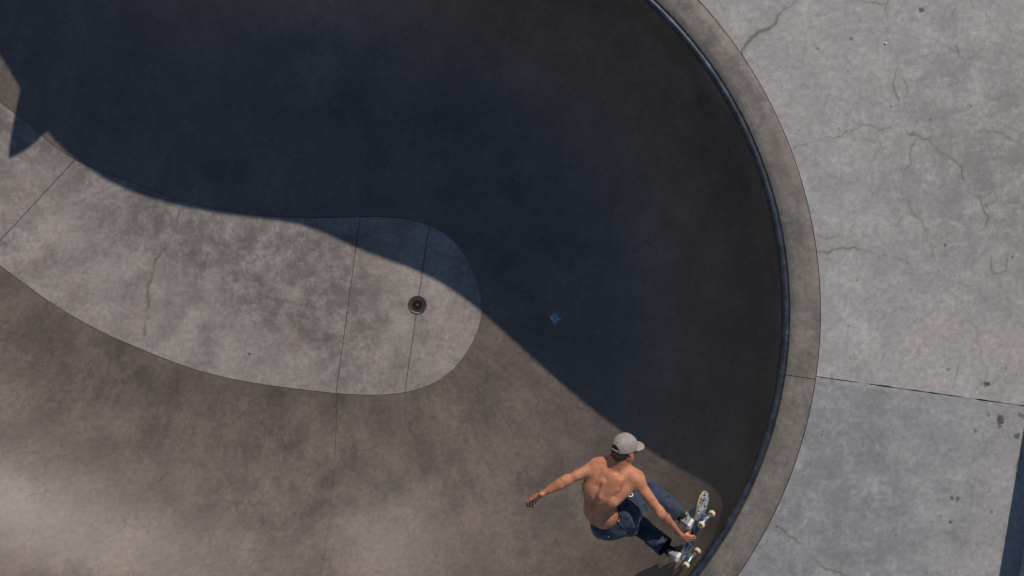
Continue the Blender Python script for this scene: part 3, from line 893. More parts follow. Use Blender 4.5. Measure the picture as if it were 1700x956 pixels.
def graphic_mat():
    m, nt, b = new_mat('deck_graphic')
    tc = N(nt, 'ShaderNodeTexCoord'); v = tc.outputs['Object']
    dn = N(nt, 'ShaderNodeTexNoise'); dn.inputs['Scale'].default_value = 30; dn.inputs['Detail'].default_value = 2
    nt.links.new(v, dn.inputs['Vector'])
    mv = nt.nodes.new('ShaderNodeMix'); mv.data_type = 'VECTOR'; mv.inputs[0].default_value = 0.05
    nt.links.new(v, mv.inputs[4]); nt.links.new(dn.outputs['Color'], mv.inputs[5])
    wv = N(nt, 'ShaderNodeTexWave'); wv.inputs['Scale'].default_value = 8; wv.inputs['Distortion'].default_value = 14; wv.inputs['Detail'].default_value = 2; wv.inputs['Detail Scale'].default_value = 3.0
    nt.links.new(mv.outputs[1], wv.inputs['Vector'])
    bw = mixc(nt, ramp(nt, wv.outputs['Fac'], [(0.40, 0.0), (0.5, 1.0)]), (0.02, 0.02, 0.03), (0.66, 0.66, 0.68))
    g = noise(nt, v, 14, 3, 0.5, 1.5)
    bl = mixc(nt, ramp(nt, g, [(0.40, 0.0), (0.47, 0.6), (0.60, 0.7), (0.68, 1.0)]), (0.01, 0.014, 0.04), (0.05, 0.13, 0.34))
    bl = mixc(nt, ramp(nt, noise(nt, v, 26, 3, 0.6, 2.0), [(0.60, 0.0), (0.63, 0.8)]), bl, (0.5, 0.55, 0.65))
    sx = N(nt, 'ShaderNodeSeparateXYZ'); nt.links.new(v, sx.inputs[0])
    ax = math_n(nt, 'ABSOLUTE', sx.outputs[0])
    c = mixc(nt, ramp(nt, math_n(nt, 'ADD', ax, math_n(nt, 'MULTIPLY', g, .12)), [(0.235, 0.0), (0.25, 1.0)]), bl, bw)
    nt.links.new(c, b.inputs['Base Color']); b.inputs['Roughness'].default_value = 0.35
    b.inputs['Specular IOR Level'].default_value = 0.5
    return m
M_graphic = graphic_mat()
board = empty('skateboard', B0, BR); tag(board, 'skateboard with a black and white patterned underside, gripped by the skater', 'skateboard')
DL, DW, DT = 0.84, 0.215, 0.012
nx, ny = 61, 15
def deck_grid(zoff, shrink=0.0):
    pts = []
    for i in range(nx):
        x = (i / (nx - 1) * 2 - 1) * (DL / 2 - shrink)
        ax = abs(x)
        end = (DL / 2 - shrink)
        ws = (DW / 2 - shrink)
        st = end - ws * 1.18
        hw = ws if ax < st else ws * math.sqrt(max(0, 1 - ((ax - st) / (end - st)) ** 2.0))
        hw = max(hw, 0.004)
        k = max(0.0, ax - 0.235); kick = -0.30 * k * k / (k + 0.035)
        for j in range(ny):
            y = (j / (ny - 1) * 2 - 1) * hw
            conc = -0.010 * (abs(y) / (DW / 2)) ** 2.2 * (1 if ax < .25 else max(0, 1 - (ax - .25) / .08))
            pts.append((x, y, kick + conc + zoff))
    return pts
gf = grid_faces(nx, ny)
bot = deck_grid(0.0); top = deck_grid(-DT)
per_idx = [i * ny for i in range(nx)] + [(nx - 1) * ny + j for j in range(1, ny)] + [i * ny + ny - 1 for i in range(nx - 2, -1, -1)] + [j for j in range(ny - 2, 0, -1)]
nb = nx * ny
side = [[per_idx[k], per_idx[(k + 1) % len(per_idx)], nb + per_idx[(k + 1) % len(per_idx)], nb + per_idx[k]] for k in range(len(per_idx))]
ply = mesh_obj('deck', bot + top, [list(q) for q in gf] + [[a + nb for a in q[::-1]] for q in gf.tolist()] + side, M_wood, board, smooth=False)
mesh_obj('graphic', deck_grid(0.0016, 0.006), gf, M_graphic, ply)
mesh_obj('grip_tape', deck_grid(-DT - 0.0016, 0.002), gf[:, ::-1].copy(), M_grip, ply)
M_core = simple('wheel_core', (0.03, 0.03, 0.032), 0.5, 0.3)
for sx, steer in ((1, 7), (-1, 17)):
    x0 = sx * 0.205
    tr = empty('truck', (0, 0, 0)); tr.parent = board; tr.location = (x0, 0, 0.002)
    mb = MB(); mb.box((0, 0, .005), (.085, .055, .010), bev=.003); mb.box((sx * .012, 0, .017), (.05, .034, .016), bev=.004, taper=1); mb.build('baseplate', M_alu, tr)
    Rz = Matrix.Rotation(math.radians(steer), 3, 'Z')
    mb = MB()
    hang = [(-.075, .040, .011), (-.045, .037, .014), (-.018, .033, .021), (.018, .033, .021), (.045, .037, .014), (.075, .040, .011)]
    mb.tube([Rz @ Vector((0, y, z + .008)) for y, z, r in hang], [r for y, z, r in hang], 14)
    mb.tube([Rz @ Vector((-sx * .005, 0, .012)), Rz @ Vector((-sx * .034, 0, .024))], [.012, .007], 10)
    mb.build('hanger', M_alu, tr, True)
    mb = MB(); mb.tube([Rz @ Vector((0, -.112, .048)), Rz @ Vector((0, .112, .048))], .004, 8); mb.build('axle', M_alu, tr, True)
    mb = MB(); mb.tube([Vector((sx * .004, 0, .012)), Vector((sx * .02, 0, .062))], .0055, 8); mb.build('kingpin', M_alu, tr, True)
    for sy in (-1, 1):
        wp = Rz @ Vector((0, sy * .093, .048))
        wl = empty('wheel', (0, 0, 0)); wl.parent = board
        wl.matrix_local = Matrix.Translation(wp + Vector((x0, 0, .002))) @ (Rz @ Matrix.Rotation(math.radians(-90 * sy), 3, 'X')).to_4x4()
        mb = MB(); wr, wh = .0285, .0175
        mb.lathe([(.0118, -wh + .004), (.014, -wh), (wr - .008, -wh), (wr - .002, -wh + .004), (wr, -wh + .009), (wr, wh - .009), (wr - .002, wh - .004), (wr - .008, wh), (.014, wh), (.0118, wh - .004), (.0118, -wh + .004)], n=28)
        mb.build('tyre', M_ureth, wl, True)
        mb = MB(); mb.lathe([(.0116, -wh + .005), (.0116, wh - .005), (.0045, wh - .0055)], n=18); mb.lathe([(.0116, -wh + .005), (.0045, -wh + .005)], n=18)
        mb.build('bearing', M_core, wl, True)
        mb = MB(); mb.lathe([(.0065, wh - .006), (.0065, wh - .0005), (.0035, wh), (.0035, wh + .003), (.0003, wh + .003)], n=6); mb.build('axle_nut', M_alu, wl)

# ------------------------------------------------------------------ the skater
def A3(px, py, z): return np.array(P(px, py, z))
nB, lB, wB = np.array(Bn), np.array(Bl), np.array(Bw); cB = np.array(B0)
SOLE = DT + 0.003
def foot_frame(lpos, toe_turn):
    """origin on the grip tape, toe direction, side, up"""
    c, s_ = math.cos(math.radians(toe_turn)), math.sin(math.radians(toe_turn))
    toe = -wB * c + lB * s_; up = -nB; side = np.cross(up, toe)
    return cB + lB * lpos + up * SOLE - toe * .045, unit(toe), unit(side), unit(up)
FR = foot_frame(0.185, 14); FLt = foot_frame(-0.205, -8)
def ankle(F, back=.055, h=.105): return F[0] - F[1] * back + F[3] * h
ankR, ankL = ankle(FR), ankle(FLt)
hipR, hipL = A3(1038, 853, .17), A3(1014, 870, -.01)
kneR, kneL = A3(1080, 818, .03), A3(1060, 871, -.28)
pel = A3(1024, 860, .08)
u_p = unit((-.72, .38, .50)); r_p = unit(np.array([.66, .30, .62]) - u_p * np.dot((.66, .30, .62), u_p)); f_p = np.cross(u_p, r_p)
lum = A3(999, 849, .20)
t8 = A3(1003, 811, .36); c7 = A3(1021, 767, .41)
u_c = unit((.43, .89, .10)); r_c = np.array([.82, -.28, .50]); r_c = unit(r_c - u_c * (r_c @ u_c)); f_c = np.cross(u_c, r_c)
shL, shR = A3(991, 775, .365), A3(1057, 796, .415)
elL, wrL = A3(941, 797, .39), A3(896, 822, .38)
elR = A3(1096, 851, .36)
grip = cB + wB * (.1075 + .004) + lB * .030                  # where the knuckles close on the heel edge
gd = unit(nB * .86 - wB * .25 + lB * -.1)
wrR = grip - gd * .080 + wB * .006
skH = A3(1037, 746, .46)                                     # head centre
h_up = unit((.10, .93, .22)); h_f = np.array([.78, .42, -.48]); h_f = unit(h_f - h_up * (h_f @ h_up)); h_s = np.cross(h_up, h_f)   # h_s = head's left

body = SDF(A3(885, 960, 0) - [.05, .05, .5], A3(1150, 712, .0) + [.05, .05, .68], .0055)
f_l = unit(u_p * .4 + u_c * .6)
r_l = unit(r_p * .6 + r_c * .4); fl_ = unit(np.cross(f_l, r_l)); r_l = np.cross(fl_, f_l)
# trunk
body.ell(pel, (r_p, f_p, u_p), (.145, .100, .11), .0)
body.ell(lum, (r_l, fl_, f_l), (.135, .110, .15), .09)
body.ell(t8 + f_c * .012, (r_c, f_c, u_c), (.152, .115, .17), .09)
body.ell(t8 + u_c * .11 + f_c * .025, (r_c, f_c, u_c), (.165, .105, .13), .07)
body.cap(shL - r_c * -.02, shR - r_c * .02, .062, .066, .07)
# lats, shoulder blades, trapezius
body.cap(t8 - u_c * .04 + r_c * .115 - f_c * .03, shR - u_c * .05 - r_c * .02, .05, .045, .05)
body.cap(t8 - u_c * .05 - r_c * .095 - f_c * .03, shL - u_c * .05 + r_c * .03, .045, .04, .06)
for sg, sh in ((1, shR), (-1, shL)):
    sc = t8 + u_c * .10 + r_c * sg * .095 - f_c * .082
    body.ell(sc, (unit(r_c * sg * .45 + u_c), unit(-f_c), unit(np.cross(unit(r_c * sg * .45 + u_c), -f_c))), (.085, .021, .05), .045)
    body.cap(c7 - f_c * .01 + u_c * .01, sh + u_c * .02 - f_c * .012, .048, .042, .05)
# neck and head
nk = skH - h_up * .075 - h_f * .015
body.cap(c7 + f_c * .02, nk, .060, .053, .05)
body.cap(c7 - f_c * .0, skH - h_up * .03 - h_f * .04, .045, .045, .03)
body.ell(skH + h_up * .022 - h_f * .012, (h_f, h_s, h_up), (.098, .076, .092), .02)
body.ell(skH - h_up * .045 + h_f * .030, (h_f, h_s, h_up), (.066, .060, .066), .03)
body.ell(skH - h_up * .088 + h_f * .068, (h_f, h_s, h_up), (.024, .028, .020), .025)           # chin
for sg in (1, -1):
    body.cap(skH - h_up * .045 - h_f * .005 + h_s * sg * .056, skH - h_up * .088 + h_f * .055 + h_s * sg * .02, .018, .016, .025)   # jaw
    body.ell(skH + h_up * .010 + h_f * .086 + h_s * sg * .032, (h_f, h_s, h_up), (.018, .018, .013), .012, 'sub')                   # eye sockets
    body.ell(skH - h_up * .022 + h_f * .072 + h_s * sg * .040, (h_f, h_s, h_up), (.022, .022, .018), .02)                           # cheekbones
    ec = skH - h_up * .004 - h_f * .008 + h_s * sg * .080
    body.ell(ec, (unit(h_f * .95 - h_s * sg * -.3), unit(h_s * sg + h_f * -.3), h_up), (.019, .009, .032), .006)                    # ears
    body.ell(ec + h_s * sg * .009 + h_f * .004, (h_f, h_s, h_up), (.009, .006, .017), .006, 'sub')
body.cap(skH + h_up * .018 + h_f * .092, skH - h_up * .022 + h_f * .110, .009, .014, .012)     # nose
body.cap(skH - h_up * .052 + h_f * .090 + h_s * .016, skH - h_up * .052 + h_f * .090 - h_s * .016, .008, .008, .008)   # mouth
body.cap(skH - h_up * .0525 + h_f * .100 + h_s * .018, skH - h_up * .0525 + h_f * .100 - h_s * .018, .002, .002, .004, 'sub')
# arms
def arm(sh, el, wr, bend):
    body.ell(sh - u_c * .012, (unit(el - sh), np.cross(unit(el - sh), unit(bend)), unit(bend)), (.072, .053, .052), .045)
    body.cap(sh, el, .045, .034, .04)
    mid = sh * .48 + el * .52
    body.cap(mid - unit(bend) * .014 - (el - sh) * .2, mid - unit(bend) * .012 + (el - sh) * .16, .033, .029, .03)
    body.ell(el - unit(bend) * .006, (unit(wr - el), np.cross(unit(wr - el), unit(bend)), unit(bend)), (.040, .032, .032), .03)
    fm = el * .72 + wr * .28
    body.cap(el, wr, .032, .022, .03)
    body.cap(el * .92 + wr * .08, fm, .033, .035, .03); body.cap(fm, wr * .6 + el * .4, .034, .025, .03)
arm(shL, elL, wrL, (.1, -.6, -.6)); arm(shR, elR, wrR, (.6, .4, -.6))
body.ell(elR + np.array([-.012, -.004, .026]), np.eye(3), (.014, .014, .012), .015)    # elbow points
body.ell(elL + np.array([.006, .012, .026]), np.eye(3), (.014, .014, .012), .015)
# legs, hidden in the trousers down to the ankles
for hp, kn, an in ((hipR, kneR, ankR), (hipL, kneL, ankL)):
    body.cap(hp, kn, .075, .052, .05); body.cap(kn, an, .050, .030, .03)
    body.cap(kn * .8 + an * .2, kn * .5 + an * .5, .05, .046, .03)
for F, an in ((FR, ankR), (FLt, ankL)):
    body.cap(an, F[0] - F[1] * .06 + F[3] * .05, .030, .026, .02); body.cap(an, F[0] + F[1] * .07 + F[3] * .032, .028, .018, .02)
body.cap(t8 - r_c * .075 - f_c * .02 - u_c * .03, lum - r_l * .07, .075, .08, .06)
def on_mesh(V, px, py):
    """vertex of V nearest the camera at a picture position"""
    f = H / (H - V[:, 2]) * K
    d = np.hypot(850 + V[:, 0] * f - px, 478 - V[:, 1] * f - py)
    c = np.where(d < 3.0)[0]
    if len(c) == 0: c = np.array([np.argmin(d)])
    return V[c[np.argmax(V[c, 2])]]
bv0, _bf0 = body.mesh()
camp = np.array([0, 0, H])
def carve(pts, r, lift, k=.03, op='sub'):
    q = [on_mesh(bv0, x, y) for x, y in pts]
    q = [p + unit(camp - p) * lift for p in q]
    for a, b in zip(q[:-1], q[1:]): body.cap(a, b, r, r, k, op)
carve([(1008, 778), (999, 792), (991, 808), (986, 826), (983, 845), (984, 862), (988, 878)], .020, .0135, .024)         # spine
carve([(1001, 800), (996, 825), (993, 850), (996, 868)], .026, -.0250, .012, 'add')                                      # right back muscle
carve([(1024, 783), (1033, 793), (1037, 804), (1033, 813)], .018, .0155, .022)                                           # rim of the right shoulder blade
carve([(993, 781), (989, 793), (985, 803)], .016, .0125, .016)                                                           # left shoulder blade
for k in range(5):                                                                                                       # ribs
    carve([(1006 + 1.0 * k, 823 + 5.0 * k), (1014 + 1.5 * k, 817 + 5.0 * k), (1024 + 0.5 * k, 817 + 5.0 * k)], .010, -.0098, .006, 'add')
bv, bf = body.mesh(); bv = smooth_mesh(bv, bf, 3)

# hands: palm, four fingers, thumb
def hand(wr, d, n, sgn, curl, spread, thumb, scale=1.0, thumb_pts=None):
    """d: wrist to knuckles, n: the way the palm faces, sgn: +1 if the thumb is on side d x n"""
    d = unit(d); n = unit(np.asarray(n) - d * np.dot(n, d)); s_ = np.cross(d, n) * sgn
    g = SDF(wr - .24, wr + .24, .0028)
    kn0 = wr + d * .092 * scale
    for q in (-1.1, -.35, .35, 1.1):
        g.cap(wr + d * .012 + s_ * q * .015, kn0 + s_ * q * .024 - n * .002, .0150, .0125, .014)
    g.ell(wr + d * .045 + s_ * .022 + n * .010, (d, n, s_), (.035, .014, .016), .014)
    g.ell(wr + d * .050 - s_ * .022 + n * .008, (d, n, s_), (.038, .012, .013), .014)
    lens = [(.044, .026, .022), (.050, .030, .023), (.046, .028, .022), (.036, .021, .019)]
    for k, (l1, l2, l3) in enumerate(lens):
        q = (1.5 - k)
        p = kn0 + s_ * q * .0205 - d * (.004 if k in (0, 2) else .012 if k == 3 else 0)
        sp_ = math.radians(q * spread)
        base = d * math.cos(sp_) + s_ * math.sin(sp_)
        a = 0.0; pts = [p]
        for ln, c in zip((l1, l2, l3), curl[k] if hasattr(curl[0], '__len__') else curl):
            a += math.radians(c)
            pts.append(pts[-1] + (base * math.cos(a) + n * math.sin(a)) * ln * scale)
        for i, (ra, rb) in enumerate(((.0100, .0088), (.0088, .0080), (.0080, .0070))):
            g.cap(pts[i], pts[i + 1], ra, rb, .005)
    tb = wr + d * .028 + s_ * .026 + n * .006
    tp = [tb]
    for (cd, cs, cn), ln in zip(thumb, (.042, .034, .028)):
        tp.append(tp[-1] + unit(d * cd + s_ * cs + n * cn) * ln * scale)
    for i, (ra, rb) in enumerate(((.0155, .0115), (.0115, .0100), (.0100, .0082))): g.cap(tp[i], tp[i + 1], ra, rb, .008)
    g.cap(wr - d * .03, wr + d * .02, .0235, .020, .016, flat=n, fr=.8)
    v, f = g.mesh(); return smooth_mesh(v, f, 1), f
hl = hand(wrL, (-.45, -.36, -.70), (.10, -.93, .36), 1, [(28, 30, 20), (30, 34, 22), (24, 30, 20), (12, 22, 15)], 7, ((.75, .55, .35), (.9, .25, .3), (.95, .1, .3)))
hr = hand(wrR, gd, -wB, 1, [(32, 62, 40), (34, 64, 40), (34, 64, 40), (34, 60, 34)], 2, ((.6, .5, .6), (.7, .1, .7), (.6, -.2, .75)), .92)
bv, bf = merge([(bv, bf), hl, hr])

def skin_mat():
    m, nt, b = new_mat('skin')
    tc = N(nt, 'ShaderNodeTexCoord'); v = tc.outputs['Object']
    f = noise(nt, v, 9, 5, 0.6); g = noise(nt, v, 55, 4, 0.6)
    c = mixc(nt, ramp(nt, f, [(0.35, 0.0), (0.65, 1.0)]), (0.44, 0.165, 0.085), (0.63, 0.275, 0.155))
    c = mixc(nt, math_n(nt, 'MULTIPLY', ramp(nt, g, [(0.5, 0.0), (0.7, 1.0)]), .35), c, (0.36, 0.125, 0.07))
    nt.links.new(c, b.inputs['Base Color'])
    b.inputs['Roughness'].default_value = 0.55; b.inputs['Specular IOR Level'].default_value = 0.32
    b.inputs['Subsurface Weight'].default_value = 0.08; b.inputs['Subsurface Radius'].default_value = (.012, .005, .003); b.inputs['Subsurface Scale'].default_value = 0.6
    bp = N(nt, 'ShaderNodeBump'); bp.inputs['Strength'].default_value = 0.2; bp.inputs['Distance'].default_value = 0.003
    nt.links.new(g, bp.inputs['Height']); nt.links.new(bp.outputs[0], b.inputs['Normal'])
    return m
def denim_mat():
    m, nt, b = new_mat('blue_denim')
    tc = N(nt, 'ShaderNodeTexCoord'); v = tc.outputs['Object']
    f = noise(nt, v, 11, 5, 0.65); g = noise(nt, v, 260, 2, 0.6); h_ = noise(nt, v, 38, 4, 0.7)
    c = mixc(nt, ramp(nt, f, [(0.34, 0.0), (0.68, 1.0)]), (0.013, 0.020, 0.040), (0.036, 0.054, 0.095))
    c = mixc(nt, 1.0, c, ramp(nt, h_, [(0.3, 0.75), (0.7, 1.3)]), 'MULTIPLY')
    c = mixc(nt, 1.0, c, ramp(nt, g, [(0.3, 0.7), (0.7, 1.3)]), 'MULTIPLY')
    nt.links.new(c, b.inputs['Base Color']); b.inputs['Roughness'].default_value = 0.85
    b.inputs['Sheen Weight'].default_value = 0.15
    bp = N(nt, 'ShaderNodeBump'); bp.inputs['Strength'].default_value = 0.5; bp.inputs['Distance'].default_value = 0.006
    nt.links.new(h_, bp.inputs['Height']); nt.links.new(bp.outputs[0], b.inputs['Normal'])
    return m
M_skin, M_denim = skin_mat(), denim_mat()
M_sock = simple('black_sock', (0.012, 0.012, 0.013), 0.95)
M_shoe = simple('grey_suede', (0.30, 0.30, 0.305), 0.9, var=0.2, scale=50, bump=.2)
M_sole = simple('white_rubber', (0.78, 0.77, 0.75), 0.6, var=0.1)
M_stripe = simple('black_leather', (0.015, 0.015, 0.016), 0.6)
M_cap = simple('grey_canvas', (0.33, 0.28, 0.255), 0.95, var=0.16, scale=45, bump=.5, bscale=420)
M_hair = simple('dark_brown_hair', (0.06, 0.036, 0.022), 0.7, var=0.5, scale=160, bump=.8, bscale=300)
M_white = simple('white_thread', (0.75, 0.75, 0.73), 0.8)
M_red = simple('red_tag', (0.45, 0.08, 0.06), 0.8)
M_eye = simple('eye_white', (0.75, 0.72, 0.70), 0.2)
base = ankL - np.array((0, 0, 0)); base = FLt[0]
man = empty('person', tuple(base)); tag(man, 'shirtless person in grey cap and jeans crouching on a skateboard, left arm stretched out', 'person')
def bpart(name, v, f, mat, parent=None, **k):
    o = mesh_obj(name, np.asarray(v) - base, f, mat, parent or man, **k); return o
body_o = bpart('body', bv, bf, M_skin)
for sg in (1, -1):
    mb = MB(); c = skH + h_up * .010 + h_f * .080 + h_s * sg * .032
    Mx = Matrix.Translation(Vector(c - base)); mb.lathe([(.0003, -.0115), (.006, -.0098), (.0105, -.005), (.0115, 0), (.0105, .005), (.006, .0098), (.0003, .0115)], Mx, 14)
    mb.build('eye', M_eye, body_o, True)

# trousers
jn = SDF(A3(970, 960, 0) - [.05, .05, .55], A3(1165, 800, .0) + [.06, .06, .38], .0055)
wp = pel + u_p * .095                                                  # waist plane
def folds(p, t):
    q = p.astype(np.float32)
    n1 = wave_noise(q, 42, 31, 8); n2 = wave_noise(q, 95, 32, 8)
    return .0045 * np.sign(n1) * np.abs(n1) ** .7 + .0018 * n2
def leg_folds(a, b):
    ax = unit(b - a).astype(np.float32)
    def fn(p, t):
        q = p.astype(np.float32); along = q @ ax
        sk = wave_noise(q, 16, 33, 5)
        crease = np.sin(along * 75 + 2.6 * sk)
        amp = .006 * (np.exp(-((t - .0) / .22) ** 2) + np.exp(-((t - 1) / .25) ** 2) + .25)
        return folds(p, t) + amp * crease
    return fn
u_w = unit((-.70, .68, .16)); wp = A3(1008, 845, .22); clipw = [(wp, u_w)]
jn.ell(A3(1028, 861, .08), (r_p, f_p, u_p), (.165, .145, .17), .0, mod=folds, clip=clipw)
jn.cap(A3(1012, 868, .08), A3(1050, 832, .12), .115, .09, .05, mod=folds, clip=clipw)
jn.ell(A3(1002, 876, .02) + f_p * .01, (r_p, f_p, u_p), (.105, .105, .115), .05, mod=folds, clip=clipw)
jn.ell(A3(1020, 873, .10) + f_p * .01, (r_p, f_p, u_p), (.10, .10, .115), .05, mod=folds, clip=clipw)
for hp, kn, an in ((hipR, kneR, ankR), (hipL, kneL, ankL)):
    ax = unit(an - kn); hem = kn + (an - kn) * .86
    jn.cap(hp, kn, .112, .084, .05, mod=leg_folds(hp, kn), clip=clipw)
    jn.cap(kn, an, .080, .088, .03, mod=leg_folds(kn, an), clip=[(hem, ax)])
    jn.cap(kn - ax * .0, kn + ax * .05, .083, .080, .03, mod=folds)
    jn.cap(kn + (an - kn) * .80, an, .091, .092, .006, mod=folds, clip=[(hem, ax), (kn + (an - kn) * .78, -ax)])
for hp, kn, an in ((hipR, kneR, ankR), (hipL, kneL, ankL)):
    ax = unit(an - kn)
    jn.cap(kn + (an - kn) * .78, an + ax * .06, .072, .080, .008, 'sub', clip=[(kn + (an - kn) * .78, -ax)])
# waistband: a band of thicker cloth below the waist edge
_sl, _p = jn._sub(wp - .32, wp + .32)
_dd = (_p - wp.astype(np.float32)) @ u_w.astype(np.float32)
jn.g[_sl] = np.where(np.abs(_dd + .017) < .017, jn.g[_sl] - .004, jn.g[_sl])
jv, jf = jn.mesh(); jv = smooth_mesh(jv, jf, 1)
jeans = bpart('jeans', jv, jf, M_denim)
def vnormals(V, F):
    n = np.cross(V[F[:, 2]] - V[F[:, 0]], V[F[:, 3]] - V[F[:, 1]])
    o = np.zeros_like(V)
    for k in range(4): np.add.at(o, F[:, k], n)
    return o / np.maximum(np.linalg.norm(o, axis=1, keepdims=True), 1e-9)
jnv = vnormals(jv, jf)
def patch_frame(px, py):
    q = on_mesh(jv, px, py); i = np.argmin(np.linalg.norm(jv - q, axis=1))
    near = np.linalg.norm(jv - q, axis=1) < .02
    n = unit(jnv[near].mean(0))
    if n[2] < 0: n = -n
    x = unit(np.cross((0, 1, .01), n)); y = np.cross(n, x)
    return q, x, y, n
def disc_patch(name, px, py, mat, prof, rot=0.0):
    q, x, y, n = patch_frame(px, py)
    M4 = Matrix.Translation(Vector(q + n * .003 - base)) @ Matrix((Vector(x), Vector(y), Vector(n))).transposed().to_4x4() @ Matrix.Rotation(rot, 4, 'Z')
    return M4
M4 = disc_patch('', 1046, 820, None, None)
mb = MB(); mb.lathe([(.021, 0), (.021, .004), (.012, .004), (.012, 0)], M4, 20); mb.build('logo_patch', M_white, jeans)
M4 = disc_patch('', 1025, 866, None, None, -.3)
mb = MB(); R3 = M4.to_3x3(); mb.box(M4.translation, (.018, .030, .006), R3, bev=.002); tg = mb.build('pocket_tag', M_red, jeans)
mb = MB(); mb.box(M4.translation + R3 @ Vector((0, 0, .003)), (.010, .008, .004), R3); mb.build('tag_print', M_white, jeans)
M4 = disc_patch('', 1009, 893, None, None)
mb = MB(); mb.lathe([(.005, 0), (.005, .003), (.0003, .003)], M4, 8); mb.build('rivet', M_white, jeans)
# curved pocket seam: a thin cord lying on the cloth
def seam(pts, r=.0022):
    out = []
    for a, b in zip(pts[:-1], pts[1:]):
        for k in range(5):
            t = k / 5; q, x, y, n = patch_frame(a[0] + (b[0] - a[0]) * t, a[1] + (b[1] - a[1]) * t)
            out.append(Vector(q + n * .001 - base))
    sm = [out[0]] + [(out[i - 1] + out[i] * 2 + out[i + 1]) / 4 for i in range(1, len(out) - 1)] + [out[-1]]
    mb = MB(); mb.tube(sm, r, 6); return mb
M_seam = simple('seam_thread', (0.10, 0.13, 0.19), 0.9)
seam([(1023, 843), (1030, 856), (1031, 868), (1024, 880), (1014, 888)]).build('pocket_seam', M_seam, jeans, True)
seam([(1060, 838), (1056, 852), (1046, 868), (1040, 880)]).build('side_seam', M_seam, jeans, True)

# socks
for F, an, kn in ((FR, ankR, kneR), (FLt, ankL, kneL)):
    g = SDF(an - .16, an + .16, .005)
    g.cap(an + (kn - an) * .30, an, .043, .038, .02, mod=folds); g.cap(an, F[0] - F[1] * .05 + F[3] * .06, .038, .034, .02)
    v, f = g.mesh(); bpart('sock', v, f, M_sock)
# shoes
def shoe(F):
    o, toe, side, up = F
    Mw = np.stack([toe, side, up])                      # rows: local axes
    def loc(p): return (p - o.astype(np.float32)) @ Mw.T.astype(np.float32)
    def outline(q, grow=0.0):
        x = q[..., 0]; y = q[..., 1]
        t = np.clip((x + .105) / .285, 0, 1)
        cx = -.004 * np.sin(t * 3.14)
        hw = np.interp(t, [0, .12, .3, .5, .72, .88, 1.0], [.018, .037, .042, .043, .052, .046, .018]).astype(np.float32) + grow
        end = np.maximum(-.110 - grow - x, x - (.182 + grow))
        d = np.maximum(np.abs(y - cx) - hw, end)
        return d
    g = SDF(o - .24, o + .24, .004)
    def upper(p):
        q = loc(p); x = q[..., 0]; z = q[..., 2]
        top = np.interp(x, [-.11, -.06, -.01, .05, .12, .185], [.112, .104, .100, .076, .052, .032]).astype(np.float32)
        dz = np.maximum(z - top, .012 - z)
        side_in = np.clip((z - .03) * .16, 0, .014)
        d2 = outline(q) + side_in
        a = np.maximum(d2, 0); b = np.maximum(dz, 0)
        return np.sqrt((np.maximum(d2 + .014, 0)) ** 2 + (np.maximum(dz + .014, 0)) ** 2) - .014 + np.minimum(np.maximum(d2, dz) + .014, 0)
    g.func(o - .24, o + .24, upper)
    # collar opening
    g.cap(o - toe * .058 + up * .10, o - toe * .045 + up * .17, .036, .05, .008, 'sub')
    v, f = g.mesh(); v = smooth_mesh(v, f, 1)
    sh = bpart('shoe', v, f, M_shoe)
    g = SDF(o - .24, o + .24, .004)
    def sole(p):
        q = loc(p); z = q[..., 2]
        return np.maximum(outline(q, .0055), np.maximum(-z, z - .023 - .005 * np.clip(q[..., 0] / .18, 0, 1)))
    g.func(o - .24, o + .24, sole)
    v2, f2 = g.mesh(); v2 = smooth_mesh(v2, f2, 1)
    bpart('sole', v2, f2, M_sole, sh)
    for sd in (-1, 1):
        mb = MB(); path = []
        for k in range(12):
            t = k / 11; x = -.085 + .15 * t; z = .066 + .018 * math.sin(t * 4.2 - .6) - .016 * t
            hw = float(np.interp((x + .105) / .285, [0, .12, .3, .5, .72, .88, 1.0], [.018, .037, .042, .043, .052, .046, .018])) - min(max((z - .03) * .16, 0), .014)
            path.append(Vector(o + toe * x + side * sd * (hw + .0005) + up * z - base))
        mb.tube(path, .0042, 8); mb.build('side_stripe', M_stripe, sh, True)
    mb = MB(); path = [Vector(o + toe * (-.092 - .018 * math.cos(t)) + side * .036 * math.sin(t) + up * .095 - base) for t in np.linspace(-1.4, 1.4, 9)]
    mb.tube(path, .004, 6); mb.build('heel_trim', M_stripe, sh, True)
    mb = MB()
    for k in range(4):
        x = .025 + .02 * k; z = float(np.interp(x, [.05, .12], [.076, .052])) + .004
        mb.tube([Vector(o + toe * x + side * y + up * (z - abs(y) * .12) - base) for y in (-.024, -.012, 0, .012, .024)], .003, 6)
    mb.build('laces', M_white, sh, True)
    return sh
shoe(FR); shoe(FLt)

# hair
hg = SDF(skH - .17, skH + .17, .004)
hn = lambda p, t: .0025 * wave_noise(p, 180, 51, 8)
hg.ell(skH + h_up * .014 - h_f * .016, (h_f, h_s, h_up), (.099, .080, .094), .0, mod=hn, clip=[(skH - h_up * .058 - h_f * .05, unit(-h_up * .95 - h_f * -.25)), (skH + h_f * .022, unit(h_f + h_up * .25))])
hg.cap(skH - h_up * .03 - h_f * .07, skH - h_up * .062 - h_f * .055, .045, .038, .03, mod=hn, clip=[(skH - h_up * .075, -h_up)])
for sg in (1, -1): hg.ell(skH - h_up * .004 - h_f * .004 + h_s * sg * .084, (h_f, h_s, h_up), (.022, .02, .036), .004, 'sub')
v, f = hg.mesh(); bpart('hair', smooth_mesh(v, f, 1), f, M_hair)
